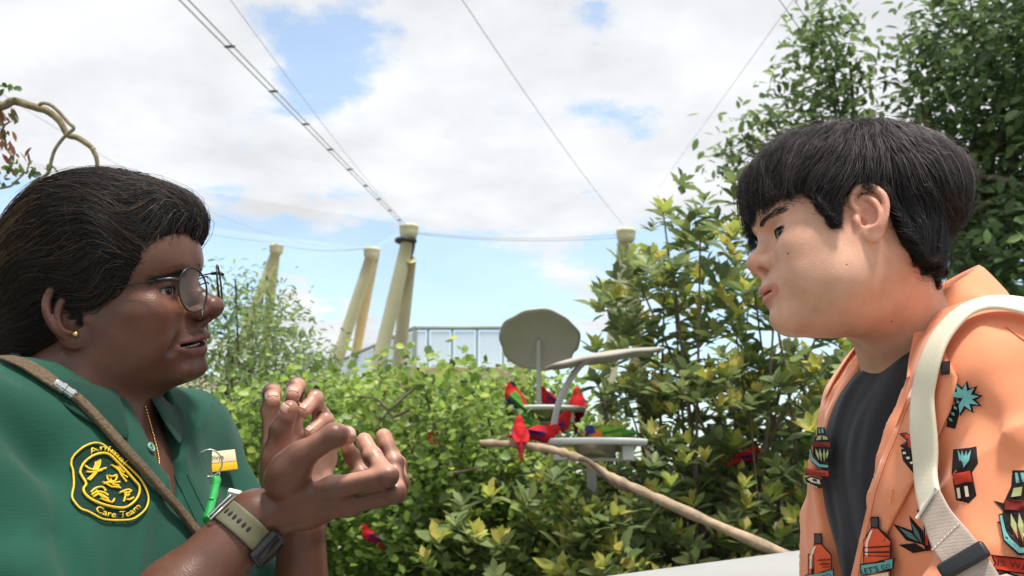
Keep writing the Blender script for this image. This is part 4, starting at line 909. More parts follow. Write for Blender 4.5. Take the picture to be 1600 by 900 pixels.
# bare arms come out of the sleeves; neck hole; open placket
PS.cut(cap((-.005, 0, -.02), (.004, 0, .16), .066, .078), .006)
def vee(P): return np.maximum(np.abs(P[:, 1] - .030) - .42 * (P[:, 2] + .092), .02 - P[:, 0])
PS.cut((vee, None, None), .004)
hemR = unit(elr - shr); PS.keep((lambda P: np.where((P[:, 1] < shr[1] - .01) | (P[:, 2] < -.25), 1, 0) * 0 + np.minimum((P - (shr * .24 + elr * .76)) @ hemR, np.where(P[:, 1] > shr[1] + .085, -1, 1)), None, None), .004)
PS.keep(half((0, 0, -1), .52), .004)
lo = np.array([-.78, .70, .84]); hi = np.array([-.18, 1.42, 1.50])
V, F = nets(PS, lo, hi, .0038)
m_polo = mat('polo_green', lin(29, 76, 60), rough=.85, var=.10, vscale=14, bump=.0, weave=.35, bscale=700, sheen=.12, bdist=.0008, spec=.2)
polo = obj_np('polo_shirt', V, F, m_polo, woman)
# collar: stands up round the neck and folds over
def collar(S_, R_, o_, mtl, parent, back_z, front_z, r0, h0, fall, flare, phmax, tipx, name='collar', lift=.005, n=41, cx=-.004, th=.0028):
    ph = np.linspace(-phmax, phmax, n); rows = []
    for k in range(7):
        row = []
        for a in ph:
            s = math.sin(a / 2) ** 2; zb = back_z + (front_z - back_z) * s; e = max(0, (abs(a) / phmax - .62) / .38) ** 1.6
            d = np.array([-math.cos(a), math.sin(a), 0]); h = h0 * (1 - .45 * s)
            if k == 0: q = d * r0 + np.array([0, 0, zb])
            elif k == 1: q = d * (r0 + .001) + np.array([0, 0, zb + h * .6])
            elif k == 2: q = d * (r0 + .003) + np.array([0, 0, zb + h])
            elif k == 3: q = d * (r0 + .009) + np.array([0, 0, zb + h * .95])
            else:
                t = (k - 3) / 3; ext = fall * (1 + tipx * e)
                q = d * (r0 + .009 + flare * t * (1 + .6 * e)) + np.array([0, 0, zb + h * .95 - ext * t])
            q = q + np.array([cx, 0, 0]); row.append(q)
        rows.append(row)
    G = np.array(rows); W = G.reshape(-1, 3) @ R_.T + o_; fall_i = np.arange(7).repeat(n) >= 4
    d = S_(W); g = grad(S_, W, .003); push = np.where(fall_i, np.clip(lift - d, 0, .05), 0)
    W = W + g * push[:, None]
    d = S_(W); W = W - grad(S_, W, .003) * np.where((np.arange(7).repeat(n) >= 6), np.clip(d - lift * 1.5, 0, .02) * .7, 0)[:, None]
    o = obj_np(name, W, grid_faces(7, n), mtl, parent); solid(o, th, 0, 1); return o
m_col = mat('polo_collar', lin(16, 57, 44), rough=.85, var=.10, vscale=14, weave=.5, bscale=700, sheen=.12, bdist=.001, spec=.2)
collar(PS, TR, Nk, m_col, polo, .046, .000, .069, .030, .040, .024, 2.86, .45)

# button band, buttons
def patch(name, outline, f, h, m, parent, th=.0016, step=7, **k):
    Vp, Fp = lay_poly(f, outline, h, step=step, **k); o = obj_np(name, Vp, Fp, m, parent); solid(o, th, 1.0); return o
def stroke(f, pl, r, h=0.0, n=None, flat=.6, seg=6, closed=False, **k):
    pl = np.asarray(pl, float)
    if closed: pl = np.vstack([pl, pl[:1]])
    Q = catmull(pl, n or max(8, int(np.hypot(*np.diff(pl, axis=0).T).sum() / 2.5)))
    return tube(lay(f, Q, h, **k), r, seg)
for q in ([(270, 735), (286, 772), (302, 806), (322, 846)], [(292, 742), (308, 776), (326, 812), (338, 838)]): obj_np('placket_seam', *stroke(PS, q, .0008, .0002), m_col, polo)
def button(px, py, m, parent, f, r=.0055, name='button'):
    c = trace(f, px, py)[0]; n_ = grad(f, c[None], .003)[0]
    Vb, Fb = lathe([(0, .0008), (.55 * r, .0008), (.7 * r, .0020), (.92 * r, .0022), (r, .0014), (r, 0)], 20, c + n_ * .0012, rot_to(n_)); o = obj_np(name, Vb, Fb, m, parent)
    h = [(lathe([(0, .00165), (.14 * r, .00165), (.14 * r, .0009)], 8, c + n_ * .0012 + rot_to(n_) @ np.array([a * .25 * r, b * .25 * r, 0]), rot_to(n_))) for a in (-1, 1) for b in (-1, 1)]
    obj_np('button_hole', *merge(h), mat('dark_thread', (.01, .02, .016), var=0), o); return o
m_btn = mat('button_green', lin(120, 170, 150), rough=.3, var=.1)
button(234, 700, m_btn, polo, PS)
# embroidered crest
m_emb = mat('gold_thread', lin(226, 190, 48), rough=.55, var=.15, vscale=300, bump=.6, bscale=900, bdist=.0008)
m_crest = mat('crest_cloth', lin(14, 52, 42), rough=.9, var=.2, vscale=120, weave=.5, bscale=600)
Z6 = lambda L: [(100 + a / 6, 680 + b / 6) for a, b in L]
outer = Z6([(70, 240), (100, 190), (180, 120), (270, 85), (350, 100), (420, 160), (500, 230), (590, 310), (680, 400), (735, 490), (770, 590), (755, 680), (700, 745), (620, 795), (500, 808), (350, 798), (270, 760), (215, 730), (150, 705), (100, 650), (72, 590), (90, 480), (85, 350), (68, 290)])
crest = patch('crest_patch', catmull(np.array(outer + outer[:1]), 70)[:-1], PS, .0008, m_crest, polo, .0012, 5)
emb = [stroke(PS, outer, .0011, .0030, closed=True)]
inner = Z6([(165, 400), (150, 350), (185, 270), (260, 205), (345, 180), (410, 195), (470, 250), (560, 340), (640, 430), (685, 490), (680, 570), (630, 640), (545, 690), (420, 680), (290, 640), (200, 580), (175, 520), (200, 470)])
emb.append(stroke(PS, inner, .0013, .0032, closed=True))
for L_ in ([(190, 290), (230, 320), (290, 335), (340, 330), (385, 315)], [(205, 350), (250, 355), (300, 350), (350, 335)], [(270, 330), (285, 290), (290, 255)], [(285, 335), (305, 285), (312, 245)], [(300, 335), (325, 285), (330, 235)], [(290, 350), (260, 385), (215, 425)], [(300, 355), (265, 400), (235, 432)],
           [(430, 285), (480, 320), (530, 370), (580, 400)], [(470, 295), (500, 330), (525, 385), (570, 440)], [(500, 290), (520, 330), (550, 355)],
           [(390, 380), (400, 425), (430, 445), (470, 430), (485, 380)], [(400, 385), (440, 395), (480, 380)], [(350, 445), (390, 465), (430, 490), (480, 495), (515, 500)], [(360, 465), (400, 450), (450, 455), (510, 445)], [(420, 410), (450, 470), (500, 480)],
           [(245, 545), (290, 505), (350, 495), (380, 530)], [(250, 570), (300, 540), (360, 545), (400, 570)], [(265, 590), (320, 560), (380, 590), (410, 630)], [(330, 600), (380, 620), (440, 635), (460, 600)], [(290, 520), (330, 575), (400, 600)],
           [(505, 548), (545, 530), (590, 515), (620, 530)], [(540, 530), (560, 570), (545, 630)], [(565, 530), (575, 575), (600, 560)], [(555, 540), (590, 545), (610, 535)], [(570, 605), (600, 610), (640, 590)]):
    emb.append(stroke(PS, Z6(L_), .0011, .0022))
def arc_text(txt, path, size, f, h, gap=0):
    Vt, Ft = text_px(txt, size); Q = catmull(np.asarray(path, float), 200); s = np.concatenate([[0], np.cumsum(np.hypot(*np.diff(Q, axis=0).T))])
    x = Vt[:, 0] - Vt[:, 0].min(); x = x / x.max() * s[-1] * .999
    i = np.clip(np.searchsorted(s, x) - 1, 0, 198); t = (x - s[i]) / (s[i + 1] - s[i]); b = Q[i] + (Q[i + 1] - Q[i]) * t[:, None]; tg = Q[i + 1] - Q[i]; tg /= np.linalg.norm(tg, axis=1)[:, None]
    nn = np.stack([-tg[:, 1], tg[:, 0]], 1); return lay(f, b + nn * Vt[:, 1:2], h), Ft
emb_o = obj_np('embroidery', *merge(emb), m_emb, crest)
for txt, path, sz in (('Animal', Z6([(240, 200), (310, 160), (390, 165), (470, 220), (540, 290)]), 13), ('Care Team', Z6([(275, 725), (360, 765), (470, 785), (590, 770), (700, 690)]), 14)):
    Vt, Ft = arc_text(txt, path, sz, PS, .0028); o = obj_np('crest_lettering', Vt, Ft, m_emb, crest); solid(o, .0012, 1.0)
# ---------------------------------------------------------------- glasses
gl = empty('glasses', W_o, 'round black and gold wire glasses worn by the person in green', 'glasses')
m_blk = mat('black_metal', (.012, .012, .012), rough=.3, var=.05); m_gold = mat('gold_metal', lin(214, 176, 110), rough=.25, metal=1.0, var=.03); m_steel = mat('steel', (.6, .6, .58), rough=.25, metal=1.0, var=.03)
m_lens = mat('lens_glass', (.9, .93, .97), rough=.03, var=0, alpha=.05, spec=.8)
GX, GZ, GY, GRr = .1085, .0085, .0330, .0228
for s in (-1, 1):
    a = np.linspace(0, 2 * np.pi, 49)[:-1]
    ring = np.array([(GX - .0065 * math.cos(q), s * GY + s * GRr * .82 * math.cos(q), GZ + GRr * 1.03 * math.sin(q)) for q in a])
    Vt, Ft = tube(WH.world(np.vstack([ring, ring[:2]])), .0011, 8, False); obj_np('rim', Vt, Ft, m_blk, gl)
    r2 = ring.copy(); r2[:, 0] -= .0012; r2[:, 1] = s * GY + (r2[:, 1] - s * GY) * 1.035; r2[:, 2] = GZ + (r2[:, 2] - GZ) * 1.035
    Vt, Ft = tube(WH.world(r2[24:50] if True else r2), .0007, 6); obj_np('gold_trim', Vt, Ft, m_gold, gl)
    V2 = WH.world(np.vstack([ring * .0 + ring, [[GX + .001, s * GY, GZ]]])); Fl = np.array([[i, (i + 1) % 48, 48] for i in range(48)]); obj_np('lens', V2, Fl, m_lens, gl)
    hx = [(GX - .004, s * (GY + GRr * .90), GZ + .012), (GX - .010, s * (GY + GRr + .004), GZ + .014), (GX - .022, s * (GY + GRr + .0075), GZ + .0145)]
    o = obj_np('hinge', *tube(WH.world(np.array(hx)), [.0022, .0024, .0016], 8), m_blk, gl)
    arm = catmull([hx[2], (.045, s * .0690, .0190), (.012, s * .0760, .0190), (-.006, s * .0790, .0160)], 24); obj_np('temple', *tube(WH.world(arm), .0009, 8), m_blk, gl)
for dz in (.004, .0105):
    br_ = [(GX - .003, -(GY - GRr * .93), GZ + dz), (GX + .001, 0, GZ + dz + .002), (GX - .003, GY - GRr * .93, GZ + dz)]; obj_np('bridge', *tube(WH.world(catmull(br_, 12)), .0009, 8), m_blk, gl)
# ear stud, nose ring, forehead dot
def bead(name, px, py, r, m, parent, f=wbody, flat=1.0):
    c = trace(f, px, py)[0]; n_ = grad(f, c[None], .002)[0]; th = np.linspace(0, np.pi, 11)
    return obj_np(name, *lathe(np.stack([np.sin(th) * r, np.cos(th) * r * flat], 1), 16, c + n_ * r * flat * .5, rot_to(n_)), m, parent)
bead('ear_stud', 117, 522, .0034, m_gold, woman); bead('forehead_dot', 311.5, 413, .0017, mat('bindi', (.02, .006, .006), var=0), woman, flat=.3)
al = trace(wbody, 317, 488)[0]; a = np.linspace(0, 2 * np.pi, 25); rg = al + np.outer(np.cos(a), np.array([0, 0, 1])) * .0042 + np.outer(np.sin(a), unit((.2, -1, 0))) * .0036
obj_np('nose_ring', *tube(rg, .0006, 6, False), m_steel, woman)
# necklace
nk = catmull(np.array([(226, 636), (234, 664), (242, 694), (247, 718), (247, 736)]), 46); ch = lay(wbody, nk, .0012)
obj_np('necklace', *merge([tube(ch, .0006, 5)] + [lathe(np.stack([np.sin(np.linspace(0, np.pi, 5)) * .0013, np.cos(np.linspace(0, np.pi, 5)) * .0016], 1), 6, c) for c in ch[::2]]), m_gold, woman)
# ---------------------------------------------------------------- sling strap
sl = empty('sling_strap', Nk + tR * .1, 'brown woven sling strap with metal clasp across green polo shirt', 'strap')
shirtw = PS
def ribbon(f, path, w, th, h, n=40, flat_n=7):
    "a flat band following a solid; path in pixels, width in metres"
    Q = lay(f, catmull(np.asarray(path, float), n), h); N = grad(f, Q, .012)
    for _ in range(6): N[1:-1] = (N[:-2] + N[1:-1] * 2 + N[2:]) / 4; Q[1:-1] = (Q[:-2] + Q[1:-1] * 2 + Q[2:]) / 4
    N /= np.linalg.norm(N, axis=1)[:, None]; t = np.gradient(Q, axis=0); t /= np.linalg.norm(t, axis=1)[:, None]; b = np.cross(t, N); b /= np.linalg.norm(b, axis=1)[:, None]
    w = np.interp(np.linspace(0, 1, n), np.linspace(0, 1, len(np.atleast_1d(w))), np.atleast_1d(w)); a = np.linspace(0, 2 * np.pi, 16, endpoint=False)
    cx = np.sign(np.cos(a)) * np.abs(np.cos(a)) ** .5; cy = np.sign(np.sin(a)) * np.abs(np.sin(a)) ** .5
    V_ = Q[:, None] + b[:, None] * (cx[None, :, None] * w[:, None, None] / 2) + N[:, None] * (cy[None, :, None] * th / 2)
    return V_.reshape(-1, 3), [grid_faces(n, 16, closed_v=True), np.array([list(range(16))[::-1], [(n - 1) * 16 + i for i in range(16)]])], Q, N, t, b
m_strap = mat('strap_brown', lin(98, 82, 62), rough=.9, var=.3, vscale=250, bump=.8, bscale=500, bdist=.002)
Vr, Fr, Q, Nn, t_, b_ = ribbon(shirtw, [(-30, 560), (5, 566), (40, 578), (78, 604), (92, 614)], [.019, .018, .017, .014], .004, .007, 24)
obj_np('webbing', Vr, Fr, m_strap, sl)
Vr, Fr, Q2, N2, t2, b2 = ribbon(shirtw, [(92, 614), (120, 634), (165, 680), (210, 730), (260, 786), (312, 848), (340, 885)], [.011, .0105, .010, .010], .007, .008, 50)
obj_np('cord', Vr, Fr, m_strap, sl)
c = Q2[1]; Rc = rot_to(t2[1], N2[1])
obj_np('clasp', *lathe(np.array([(0, -.012), (.0048, -.012), (.0058, -.010), (.0058, -.005), (.0068, -.004), (.0068, .0), (.0058, .001), (.0058, .006), (.0064, .007), (.0064, .010), (.0050, .012), (0, .012)]), 28, c, Rc), m_steel, sl, False)
# ---------------------------------------------------------------- name badge, key ring with whistle
nb = empty('name_badge', trace(PS, 338, 722)[0], 'small cream and yellow name badge pinned to green shirt', 'badge')
m_cream = mat('badge_cream', lin(240, 222, 180), rough=.35, var=.04); m_yel = mat('badge_yellow', lin(240, 186, 40), rough=.35, var=.04)
cB = PX(338, 722, 0); cpt = trace(PS, 338, 722)[0]; nB = unit(grad(PS, cpt[None], .02)[0] + np.array([0, -.8, .1])); RB = np.stack([unit(np.cross(np.array([0, 0, 1.]), nB)), np.zeros(3), nB], 1); RB[:, 1] = np.cross(nB, RB[:, 0])
an_ = rad(7); RB = RB @ np.array([[math.cos(an_), -math.sin(an_), 0], [math.sin(an_), math.cos(an_), 0], [0, 0, 1]])
cB = cpt + nB * .006
bevel(obj_np('plate', *box(cB + RB @ np.array([0, .0045, 0]), (.046, .0145, .0018), RB), m_cream, nb), .0006); bevel(obj_np('band', *box(cB + RB @ np.array([0, -.0080, 0]), (.046, .0098, .0018), RB), m_yel, nb), .0006)
Vt, Ft = text_px('Divya', 1); Vt[:, 0] -= Vt[:, 0].mean(); V3 = np.stack([Vt[:, 0] * .0085, -Vt[:, 1] * .0085 + .0015, np.full(len(Vt), .0012)], 1) @ RB.T + cB
obj_np('badge_lettering', V3, Ft, mat('ink', (.05, .04, .03), var=0), nb)
kr = empty('key_ring', trace(PS, 325, 724)[0], 'steel key ring with green whistle hanging on green shirt', 'key ring')
dk = 1.045 if False else float(np.dot(cB - np.array([0, 0, CAM_Z]), np.array([0, math.cos(PITCH), math.sin(PITCH)]))) - .010
rc = trace(PS, 325, 724)[0] + np.array([.004, -.012, 0]); a = np.linspace(0, 2 * np.pi, 50)
obj_np('split_ring', *tube(rc + np.outer(np.cos(a), unit((1, .3, 0))) * .0155 + np.outer(np.sin(a), np.array([0, 0, 1.])) * .0155, .0010, 8, False), m_steel, kr)
rc2 = trace(PS, 346, 746)[0] + np.array([0, -.012, 0]); obj_np('small_ring', *tube(rc2 + np.outer(np.cos(a), unit((.5, -1, 0))) * .006 + np.outer(np.sin(a), np.array([0, 0, 1.])) * .009, .0008, 8, False), m_steel, kr)
m_whis = mat('whistle_green', lin(60, 190, 96), rough=.25, metal=.6, var=.06)
wa, wb_ = trace(PS, 344, 748)[0] + np.array([0, -.014, 0]), trace(PS, 329, 812)[0] + np.array([0, -.012, 0]); Rw = rot_to(wb_ - wa, (0, -1, 0)); Lw = np.linalg.norm(wb_ - wa)
WS = Sdf(wa, Rw); WS.u(cap((0, 0, .004), (0, 0, Lw - .004), .0058), .001); WS.keep((lambda P: np.abs(P[:, 2] - Lw / 2) - Lw / 2, None, None), .001)
WS.cut(rbox((.0055, 0, Lw * .62), (.0025, .0060, .0016), .0008), .0006)
V, F = nets(WS, np.minimum(wa, wb_) - .01, np.maximum(wa, wb_) + .01, .0007, 1); obj_np('whistle', V, F, m_whis, kr)
tg_ = trace(PS, 371, 776)[0] + np.array([0, -.016, 0]); bevel(obj_np('tag_block', *box(tg_, (.016, .007, .019), rot_to((.3, -.6, .8))), mat('tag_white', lin(232, 228, 212), rough=.5, var=.06), kr), .0015)
# ---------------------------------------------------------------- wrist watch
wt = empty('wristwatch', WrR, 'olive rubber wristwatch with black case on near wrist', 'watch')
ax = unit(WrR - ElR); cW = ElR + ax * np.dot(PX(398, 840, .972) - ElR, ax)
e1 = unit(np.array([0, 0, 1.]) - ax * ax[2]); e2 = np.cross(ax, e1)
def cuff(hw, h, n=64, m=7, th0=0, th1=2 * np.pi, off=0.0):
    T_ = np.linspace(th0, th1, n, endpoint=False); G = np.array([[cW + ax * (off + s) + (e1 * math.cos(q) + e2 * math.sin(q)) * .05 for s in np.linspace(-hw, hw, m)] for q in T_]).reshape(-1, 3)
    for _ in range(14):
        d = ev(wbody, G); rd = G - cW; rd = rd - np.outer(rd @ ax, ax); rd /= np.linalg.norm(rd, axis=1)[:, None]; G = G - rd * (d - h)[:, None] * .8
    return G
m_ol = mat('olive_rubber', lin(96, 94, 70), rough=.6, var=.08, vscale=40, bump=.15, bscale=300)
o = obj_np('strap', cuff(.0125, .0022), grid_faces(64, 7, closed_u=True), m_ol, wt); solid(o, .0026, 1.0, 1)
o = obj_np('strap_keeper', cuff(.003, .0052, off=.006), grid_faces(64, 7, closed_u=True), m_ol, wt) if False else None
qm = (lambda q: math.atan2(np.dot(q, e2), np.dot(q, e1)))(np.array([0, 0, CAM_Z]) - cW); a0, a1 = qm * .30, qm * 1.25
for i in range(6):
    q = qm * (.42 + .13 * i); c_ = cuff(.001, .0052, n=1, m=1, th0=q, th1=q + .1)[0]; c_ = c_ + ax * .001
    rd = c_ - cW; rd = unit(rd - ax * np.dot(rd, ax)); Vh, Fh = lathe([(0, .0004), (.0011, .0004), (.0016, 0), (.0016, -.0008)], 12); Vh[:, 1] *= 2.0
    obj_np('strap_hole', Vh @ rot_to(rd, np.cross(rd, ax)).T + c_, Fh, mat('hole_dark', (.012, .012, .01), var=0), wt)
bk = np.array([cuff(.0155, .0060, n=1, m=2, th0=q, th1=q + .1) for q in (qm * .30, qm * .12)]); lp = np.array([bk[0, 0], bk[0, 1], bk[1, 1], bk[1, 0], bk[0, 0], bk[0, 1]])
obj_np('buckle', *tube(lp, .0013, 8), m_steel, wt)
qc = qm * 1.75; cc = cuff(.001, .006, n=1, m=1, th0=qc, th1=qc + .1)[0]; rd = cc - cW; rd = unit(rd - ax * np.dot(rd, ax)); RR = rot_to(rd, ax)
bevel(obj_np('watch_case', *box(cc, (.036, .031, .010), RR), m_blk, wt), .004, 4); bevel(obj_np('watch_glass', *box(cc + rd * .0055, (.028, .024, .0016), RR), mat('watch_glass', (.01, .01, .012), rough=.08, var=0), wt), .0006)
# ---------------------------------------------------------------- the visitor in orange
M_R = axes((-math.cos(rad(2)), math.sin(rad(2))), rad(-7), rad(-6), 1)
M_SC = 1.0
M_o = PX(1337, 345, 1.045) - M_R @ (np.array([.004, .072, 0]) * M_SC)
MP = dict(full=1.0, cheek=.84, nose_w=1.12, lip=.92, low_lip=-.0015, side=1, ear=1.08, ear_tilt=.25, ear_flare=.32, eye_open=.0044, eye_tilt=.10, bridge=.001, nose_tip=-.005, ala=1.18, face_x=-.005, jaw=.004, breadth=1.03, mouth_open=.0008, nose_z=.006, lip_x=-.003, mouth_w=1.0, warp=(-.010, .93), brow_x=.003, chin=-.002)
MH = head_sdf(M_o, M_R, M_SC, MP)
man = empty('person', (M_o[0] + .05, M_o[1], 0), 'person in open orange printed shirt over black tee listening in profile', 'person')
mF = np.array([-1., 0, 0]); mL = np.array([0, -1., 0]); MT = np.stack([mF, mL, np.array([0, 0, 1.])], 1)
NkM = np.array([.508, 1.165, 1.432])
MB = Sdf(NkM, MT)
hb = MT.T @ (MH.world((-.024, 0, -.030)) - NkM)
MB.chain([hb, (.012, 0, .015), (.0, 0, -.08)], [.057, .060, .08], .03)
MB.u(ell(MT.T @ (MH.world((.022, 0, -.080)) - NkM), (.056, .046, .034)), .03)
for s in (-1, 1): MB.u(cap((-.005, s * .03, .045), (-.01, s * .12, -.012), .030, .042), .04)
MB.u(ell((.0, 0, -.17), (.105, .165, .18)), .03)
mbody = union([MH, MB], .022)
V, F = nets(mbody, (.24, .88, 1.16), (.66, 1.40, 1.80), .0021)
L = MH.loc(V); C = np.tile(np.array(SKIN_M), (len(V), 1)); mz, mo, lx = MH.mouth
C = col_mix(C, lin(190, 112, 100), .75 * lip_mask(L, mz, mo, lx))
eT = MH.earT(0, 0); C = col_mix(C, lin(214, 146, 124), .6 * (1 - sm(np.linalg.norm(L - eT, axis=1), .022, .040)))
C = col_mix(C, lin(208, 140, 122), .45 * (1 - sm(np.linalg.norm(L - np.array([.108, 0, -.017]), axis=1), .008, .024)))
C = col_mix(C, lin(206, 146, 122), .35 * (1 - sm(np.linalg.norm((L - np.array([.062, .045, -.012])) , axis=1), .010, .034)))
sh_ = sm(vnoise(L * 900), .2, .8) * .10 * ((L[:, 2] < -.034) & (L[:, 0] > .02)) * sm(-L[:, 2], .04, .075); C = col_mix(C, lin(120, 96, 84), sh_)
m_skm = skin_mat('skin_light', .46, .45)
obj_np('body', V, F, m_skm, man, cols=C)
eyeball(MH, man, (.018, .010, .007), (1, .42, -.06), m_eye)
lashes(MH, mbody, man, mat('lash', (.006, .005, .005), var=0), .0044, .10)
m_browm = mat('brow_hair_dark', (.012, .010, .010), rough=.5, var=0)
brows(MH, mbody, man, m_browm, [(.090, .012, .028), (.084, .024, .0325), (.074, .038, .0345), (.062, .048, .032)], 150, .0011, ln=.008)
def mole(px, py, r=.0012): bead('mole', px, py, r, mat('mole', lin(120, 76, 60), var=0), man, mbody, .25)
mole(1231, 396); mole(1393, 502); mole(1323, 413, .0008)
# hair: thick mop swept forward, cut short round ear and nape
HM = Sdf(M_o, M_R, M_SC)
HM.u(ell((-.012, 0, .068), (.104, .087, .076)), .01)
HM.u(ell((-.074, 0, .052), (.080, .085, .068)), .04)
HM.u(ell((.046, 0, .072), (.048, .076, .042)), .03)
HM.u(ell((-.066, 0, -.030), (.036, .055, .055)), .03)
HM.u(ell((-.052, 0, -.008), (.048, .073, .060)), .02)
for s in (-1, 1): HM.u(ell((.020, s * .068, .030), (.030, .012, .050)), .02)
zx_ = np.array([-.12, -.092, -.074, -.058, -.046, -.034, -.020, -.004, .010, .020, .030, .040, .052, .070, .088, .12]); zz_ = np.array([-.048, -.052, -.050, -.042, -.020, .012, .034, .040, .034, .006, .002, .024, .042, .044, .036, .030])
HM.keep((lambda P: (np.interp(P[:, 0], zx_, zz_) + .007 * vnoise(P * 75) - P[:, 2]) * .7, None, None), .008)
HM.disp = lambda Q: .0030 * vnoise(Q * np.array([45, 45, 45])) * sm(Q[:, 2], .02, .06)
V, F = nets(HM, M_o - .2, M_o + .2, .004)
m_hairm = mat('hair_dark', (1, 1, 1), rough=.45, var=.15, vscale=60, attr=True, spec=.45)
hairm = obj_np('hair', V, F, m_hbase, man, cols=np.tile((.010, .009, .010), (len(V), 1)))
HM_V = V[MH.loc(V)[:, 2] > .04]; n = 12500; P0 = V[RNG.integers(0, len(V), n)]; rn = RNG.normal(0, 1, (n, 3)); clump = vnoise(MH.loc(P0) * 60)
def dM(P, t):
    L = MH.loc(P); d = L - np.array([-.040, 0, .10]); d[:, 2] = np.where(L[:, 2] < .10, -.05, d[:, 2] * .2); d[:, 0] *= 1.2
    d /= np.linalg.norm(d, axis=1)[:, None] + 1e-6; d[:, 2] -= .45 * sm(-L[:, 2], -.09, -.03) + .35 * t
    d += rn * .09; d[:, 2] += .28 * clump; d[:, 1] += .26 * clump
    return d @ M_R.T
S = flow(HM, P0, dM, 7, RNG.uniform(.005, .011, n), RNG.gamma(1.5, .0016, n), lift=RNG.uniform(0, .5, n))
Lr = MH.loc(P0); br_ = RNG.random(n); cm = np.tile(np.array([.013, .011, .012]), (n, 1)); top = Lr[:, 2] > .06; cm[(br_ > .25) & top] = (.07, .054, .055); cm[(br_ > .70) & top] = (.15, .12, .12); cm[br_ < .15] = (.03, .024, .024)  # crown strands lighter: the grey-brown sheen on top is put into their colour
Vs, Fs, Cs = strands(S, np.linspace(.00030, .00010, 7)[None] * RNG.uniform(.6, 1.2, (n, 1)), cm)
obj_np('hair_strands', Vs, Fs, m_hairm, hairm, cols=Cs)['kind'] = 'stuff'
# fringe locks falling over the brow
lk = []; lc = []
for gx, gy, gz, ex_, ey_, ez_, k_ in ((.088, .030, .085, .104, .034, .036, 150), (.095, .008, .082, .114, .012, .030, 170), (.094, -.020, .080, .112, -.024, .014, 130), (.085, .048, .080, .092, .054, .040, 140), (.094, -.040, .076, .106, -.046, .010, 90), (.075, .060, .075, .076, .068, .040, 130), (.092, .020, .090, .116, .022, .046, 120), (.055, .070, .070, .052, .076, .034, 120)):
    a_ = np.array([gx, gy, gz]) + RNG.normal(0, .007, (k_, 3)); e_ = np.array([ex_, ey_, ez_]) + RNG.normal(0, .0042, (k_, 3)); m_ = (a_ + e_) / 2 + np.array([.012, 0, .006]) + RNG.normal(0, .002, (k_, 3))
    t = np.linspace(0, 1, 9)[None, :, None]; B_ = a_[:, None] * (1 - t) ** 2 + 2 * m_[:, None] * t * (1 - t) + e_[:, None] * t ** 2
    B_[:, :, 0] -= .016; B_[:, :, 2] += .006
    B_[:, :, 0] -= .010 * np.clip(t[:, :, 0] - .6, 0, 1) ** 1; lk.append(B_)
S = np.concatenate(lk); Sw = MH.world(S.reshape(-1, 3)).reshape(S.shape); n = len(S)
Vs, Fs, Cs = strands(Sw, np.linspace(.0004, .00012, 9)[None] * RNG.uniform(.6, 1.2, (n, 1)), np.tile((.016, .013, .014), (n, 1)))
obj_np('fringe', Vs, Fs, m_hairm, hairm, cols=Cs)['kind'] = 'stuff'
n = 260; P0 = V[RNG.integers(0, len(V), n)] if False else HM_V[RNG.integers(0, len(HM_V), n)]; rn = RNG.normal(0, 1, (n, 3)) * 2.2; clump = vnoise(MH.loc(P0) * 60)
S = flow(HM, P0, dM, 9, RNG.uniform(.004, .008, n), .003, lift=RNG.uniform(.6, 1.2, n)); Vs, Fs, Cs = strands(S, np.linspace(.00020, .0001, 9)[None], np.tile((.06, .045, .045), (n, 1))); obj_np('hair_flyaway', Vs, Fs, m_hairm, hairm, cols=Cs)['kind'] = 'stuff'
# short sideburn and nape hairs
n = 5200; pool = MH.world(np.stack([RNG.uniform(-.10, .045, n * 6), np.full(n * 6, .07), RNG.uniform(-.10, .06, n * 6)], 1)); Lp = MH.loc(pool); lim_ = np.interp(Lp[:, 0], zx_, zz_)
pool = pool[(Lp[:, 2] < lim_ + .01) & (Lp[:, 2] > lim_ - .012 * RNG.random(n * 6) ** 2 * (1 + (Lp[:, 0] < -.03)))][:n]; pool = project(mbody, pool, 8, .02)
Lp = MH.loc(pool); ok = (np.linalg.norm(Lp - eT, axis=1) > .026) & (Lp[:, 0] > -.012); pool = pool[ok]; rn2 = RNG.normal(0, .2, (len(pool), 3))
S = flow(mbody, pool, lambda P, t: (np.array([[-.25, 0, -1]]) + rn2) @ M_R.T, 5, RNG.uniform(.0008, .0018, len(pool)), .0010)
Vs, Fs, Cs = strands(S, np.linspace(.00022, .00008, 5)[None], np.tile((.012, .010, .010), (len(pool), 1)))
obj_np('short_hair', Vs, Fs, m_hairm, hairm, cols=Cs)['kind'] = 'stuff'
# ---------------------------------------------------------------- black tee, orange shirt
TE = Sdf(NkM, MT)
TE.u(ell((.0, 0, -.17), (.116, .176, .19)), .02); TE.u(cap((0, -.17, -.045), (0, .17, -.045), .060), .05); TE.u(ell((.01, 0, -.42), (.120, .170, .24)), .06)
for s in (-1, 1): TE.u(cap((-.012, s * .045, .020), (0, s * .15, -.02), .045, .05), .05)
TE.u(ell((.032, 0, -.12), (.090, .13, .11)), .05)
tee_fold = lambda Q: .0055 * vnoise(Q * np.array([10, 26, 7])) + .0026 * vnoise(Q * np.array([20, 60, 12]) + 3)
TE.disp = tee_fold
TE.cut(cap((-.010, 0, -.02), (.020, 0, .16), .071, .085), .004); TE.keep(half((0, 0, -1), .56), .004)
V, F = nets(TE, (.20, .86, .82), (.76, 1.48, 1.54), .0042)
m_tee = mat('tee_black', lin(34, 35, 41), rough=.9, var=.12, vscale=30, weave=.25, bscale=600, bdist=.0006, sheen=.2, spec=.2)
tee = obj_np('black_tee', V, F, m_tee, man)
th = np.linspace(0, 2 * np.pi, 61)[:-1]; ring = []
